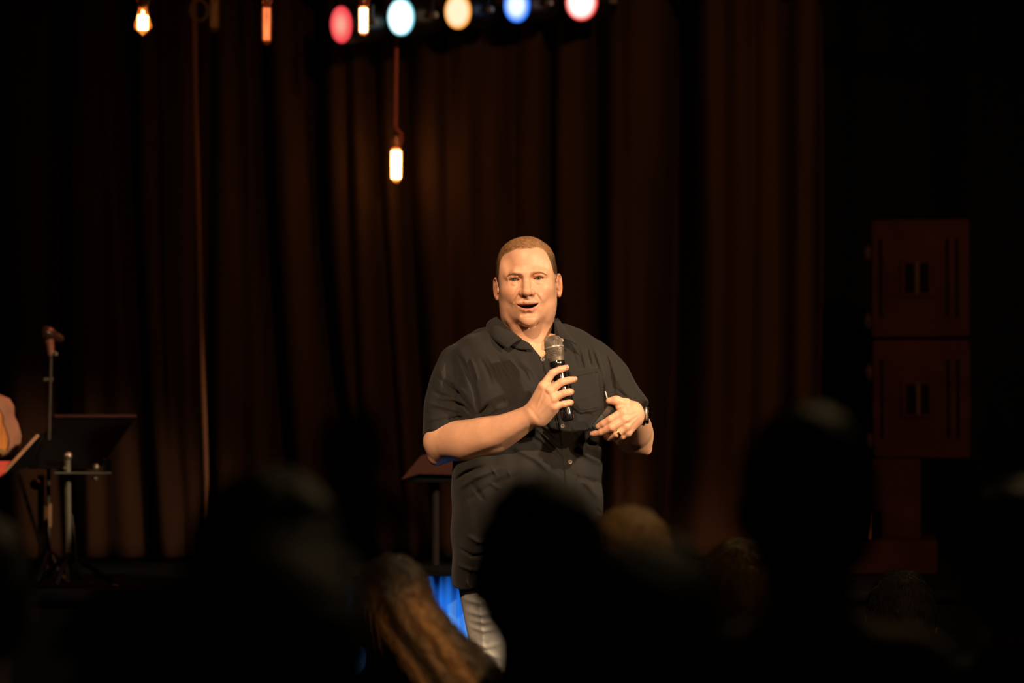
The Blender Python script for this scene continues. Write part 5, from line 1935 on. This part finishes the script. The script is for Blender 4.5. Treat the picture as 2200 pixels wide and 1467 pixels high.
def hair_short(seed, puff, low=-150, bumpy=4.0):
    H = Field((-125, -150, -260), (125, 135, 40), 6.0)
    H.ell((0, 0, -104), (80 + puff, 100 + puff, 108 + puff), 0)
    H.ell((0, -30, -150), (66 + puff * 0.8, 66 + puff, 70), 20)
    x, y, z = H.xyz((slice(None),) * 3)
    H.F -= (bumpy * wob(x, y, z, 0.09, seed)).astype(np.float32)
    H.op(lambda x, y, z: 300 + 0 * (x + y + z) - 0 + np.maximum((z - (low + 0.9 * (y + 40))), -1e3) * 1.0 - 300, (-200, -200, -400), (200, 200, 100), 4, 's')
    return H.nets()


SB_V, SB_F = seated_body()
CL_V, CL_F = clothes()
TR_V, TR_F = trousers()
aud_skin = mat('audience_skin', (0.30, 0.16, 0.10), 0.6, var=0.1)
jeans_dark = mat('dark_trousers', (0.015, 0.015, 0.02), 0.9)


def sitter(px, py, Y, label, hair_col, shirt_col, kind='short', puff=6, seed=1, low=-150, turn=0.0, k=1.0, bumpy=4.0, narrow=1.0):
    crown = U(px, py, Y)
    c, s_ = math.cos(turn), math.sin(turn)

    def place(v, body=True):
        v = np.array(v, float)
        v[:, 0], v[:, 1] = v[:, 0] * c - v[:, 1] * s_, v[:, 0] * s_ + v[:, 1] * c
        v[:, 0] *= 1 - (1 - narrow) * ss(-240, -330, v[:, 2])
        v = v * k
        zz = v[:, 2]
        # stretch only below the shoulders so the feet reach the floor
        tot = crown[2] * 1000
        low_ = np.where(zz < -330, -330 + (zz + 330) * (tot - 330) / (1318 * k - 330), zz)
        return np.stack([v[:, 0] / 1000, v[:, 1] / 1000, low_ / 1000 + crown[2]], 1)

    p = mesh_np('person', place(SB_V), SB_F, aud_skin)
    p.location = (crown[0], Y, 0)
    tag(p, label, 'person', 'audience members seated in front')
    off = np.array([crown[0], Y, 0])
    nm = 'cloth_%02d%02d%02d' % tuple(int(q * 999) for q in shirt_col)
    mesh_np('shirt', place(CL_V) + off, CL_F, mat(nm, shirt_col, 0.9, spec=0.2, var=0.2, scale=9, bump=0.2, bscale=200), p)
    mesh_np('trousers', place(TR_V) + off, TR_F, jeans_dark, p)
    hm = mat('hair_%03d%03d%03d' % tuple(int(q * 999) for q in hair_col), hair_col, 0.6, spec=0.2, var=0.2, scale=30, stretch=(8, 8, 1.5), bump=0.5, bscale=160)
    if kind == 'short':
        v, f = hair_short(seed, puff, low, bumpy)
        ho = mesh_np('hair', place(v) + off, f, hm, p)
        nn = vnormals(v, f)
        rr = np.random.default_rng(seed)
        cand = np.nonzero(nn[:, 2] > -0.75)[0]
        pick = rr.choice(cand, min(2000, len(cand)), replace=False)
        d = v[pick] * [1.0, 1.0, 0.0] + [0, 25, -75]
        sv, sq, mm = strands(v[pick] - nn[pick] * 1.0, nn[pick], d / 80.0, np.full(len(pick), 24.0), 0.9, 3, 3.5, 0.3, seed, 0.25)
        cc = np.repeat(np.array(hair_col)[None] * (0.5 + 1.2 * rr.random((len(pick), 1))), mm, axis=0)
        so_ = mesh_np('hair_strands', place(sv) + off, sq, mat('strand_hair', attr='tint', rough=0.45, spec=0.35, var=0.2, scale=40), ho, True, cc)
        tag(so_, kind='stuff')
    return p, place, off, hm


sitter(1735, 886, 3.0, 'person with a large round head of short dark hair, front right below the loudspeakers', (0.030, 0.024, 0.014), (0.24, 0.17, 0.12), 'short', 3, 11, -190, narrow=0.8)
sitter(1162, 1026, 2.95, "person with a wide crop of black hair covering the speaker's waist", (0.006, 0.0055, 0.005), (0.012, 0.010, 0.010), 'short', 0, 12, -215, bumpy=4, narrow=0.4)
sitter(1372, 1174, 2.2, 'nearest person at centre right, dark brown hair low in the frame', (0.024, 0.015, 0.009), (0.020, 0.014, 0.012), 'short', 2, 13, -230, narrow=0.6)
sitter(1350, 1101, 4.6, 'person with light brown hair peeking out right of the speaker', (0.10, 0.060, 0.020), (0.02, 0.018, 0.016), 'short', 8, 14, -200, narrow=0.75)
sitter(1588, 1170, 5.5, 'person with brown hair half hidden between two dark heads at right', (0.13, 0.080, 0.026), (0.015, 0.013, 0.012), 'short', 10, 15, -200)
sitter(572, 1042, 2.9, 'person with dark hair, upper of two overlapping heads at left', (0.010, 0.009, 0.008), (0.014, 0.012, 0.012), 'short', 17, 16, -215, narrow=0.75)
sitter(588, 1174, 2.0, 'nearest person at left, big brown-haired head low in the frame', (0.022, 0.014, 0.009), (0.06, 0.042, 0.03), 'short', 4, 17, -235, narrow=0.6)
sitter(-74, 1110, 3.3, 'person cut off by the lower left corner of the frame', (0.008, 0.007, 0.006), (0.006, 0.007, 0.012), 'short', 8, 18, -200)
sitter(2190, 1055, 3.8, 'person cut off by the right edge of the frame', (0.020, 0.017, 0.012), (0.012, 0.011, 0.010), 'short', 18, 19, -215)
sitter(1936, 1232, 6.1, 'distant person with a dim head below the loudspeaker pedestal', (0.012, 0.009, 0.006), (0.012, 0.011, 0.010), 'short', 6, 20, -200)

# the woman with long hair
gp, gplace, goff, ghm = sitter(846, 1199, 5.0, 'woman with long shiny brown hair flowing down her right side', (0.20, 0.095, 0.030), (0.02, 0.016, 0.014), 'none', 6, 21, k=0.93)
PATH = [(0, -16, -84, 76), (30, -44, -140, 76), (72, -60, -200, 88), (122, -66, -270, 104), (176, -70, -360, 114), (230, -70, -520, 110)]
PZ = np.array([p[2] for p in PATH])[::-1]
PX = np.array([p[0] for p in PATH])[::-1]
LHF = Field((-130, -210, -660), (370, 130, 45), 7.0)
LHF.ell((0, -4, -104), (86, 106, 112), 0)
LHF.limb(PATH, 20, 30)
x, y, z = LHF.xyz((slice(None),) * 3)
LHF.F -= (4.0 * ss(-60, -150, z) * np.sin((x - np.interp(z, PZ, PX) + 0.2 * y) * 0.13 + 1.5 * np.sin(z * 0.008))).astype(np.float32)
lv, lf = LHF.nets()
ln_ = vnormals(lv, lf)
r = np.random.default_rng(33)
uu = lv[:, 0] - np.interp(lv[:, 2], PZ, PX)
band = np.clip(np.exp(-((uu + 44) / 20) ** 2) + np.exp(-((uu - 50) / 30) ** 2) + 0.35 * np.exp(-((uu - 6) / 9) ** 2), 0, 1) * ss(-25, -120, lv[:, 2])  # fades out towards the crown: shade there is painted into the hair colour
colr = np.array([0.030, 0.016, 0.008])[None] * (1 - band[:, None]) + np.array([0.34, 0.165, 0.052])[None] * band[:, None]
lhm = mat('long_brown_hair', attr='tint', rough=0.38, spec=0.5, var=0.35, scale=24, stretch=(8, 8, 0.8), bump=0.6, bscale=120)
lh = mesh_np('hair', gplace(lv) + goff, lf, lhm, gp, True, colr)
sel = r.choice(len(lv), 3800, replace=False)
Pn, Nn = lv[sel], ln_[sel]
slope = -(np.interp(Pn[:, 2] - 20, PZ, PX) - np.interp(Pn[:, 2] + 20, PZ, PX)) / -40.0
down = np.stack([-slope, np.full(len(sel), -0.1), np.full(len(sel), -0.95)], 1)
down[:, 0] = np.clip(np.abs(down[:, 0]), 0, 0.7) * ss(-90, -170, Pn[:, 2])
v, f, mm = strands(Pn, Nn, down, 14 + 76 * ss(0.55, 0.05, Nn[:, 2]) * ss(-70, -130, Pn[:, 2]), 1.6, 5, 4.0, 0.1, 35, 0.06)
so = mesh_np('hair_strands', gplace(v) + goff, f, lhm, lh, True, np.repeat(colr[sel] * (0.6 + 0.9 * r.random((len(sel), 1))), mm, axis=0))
tag(so, kind='stuff')
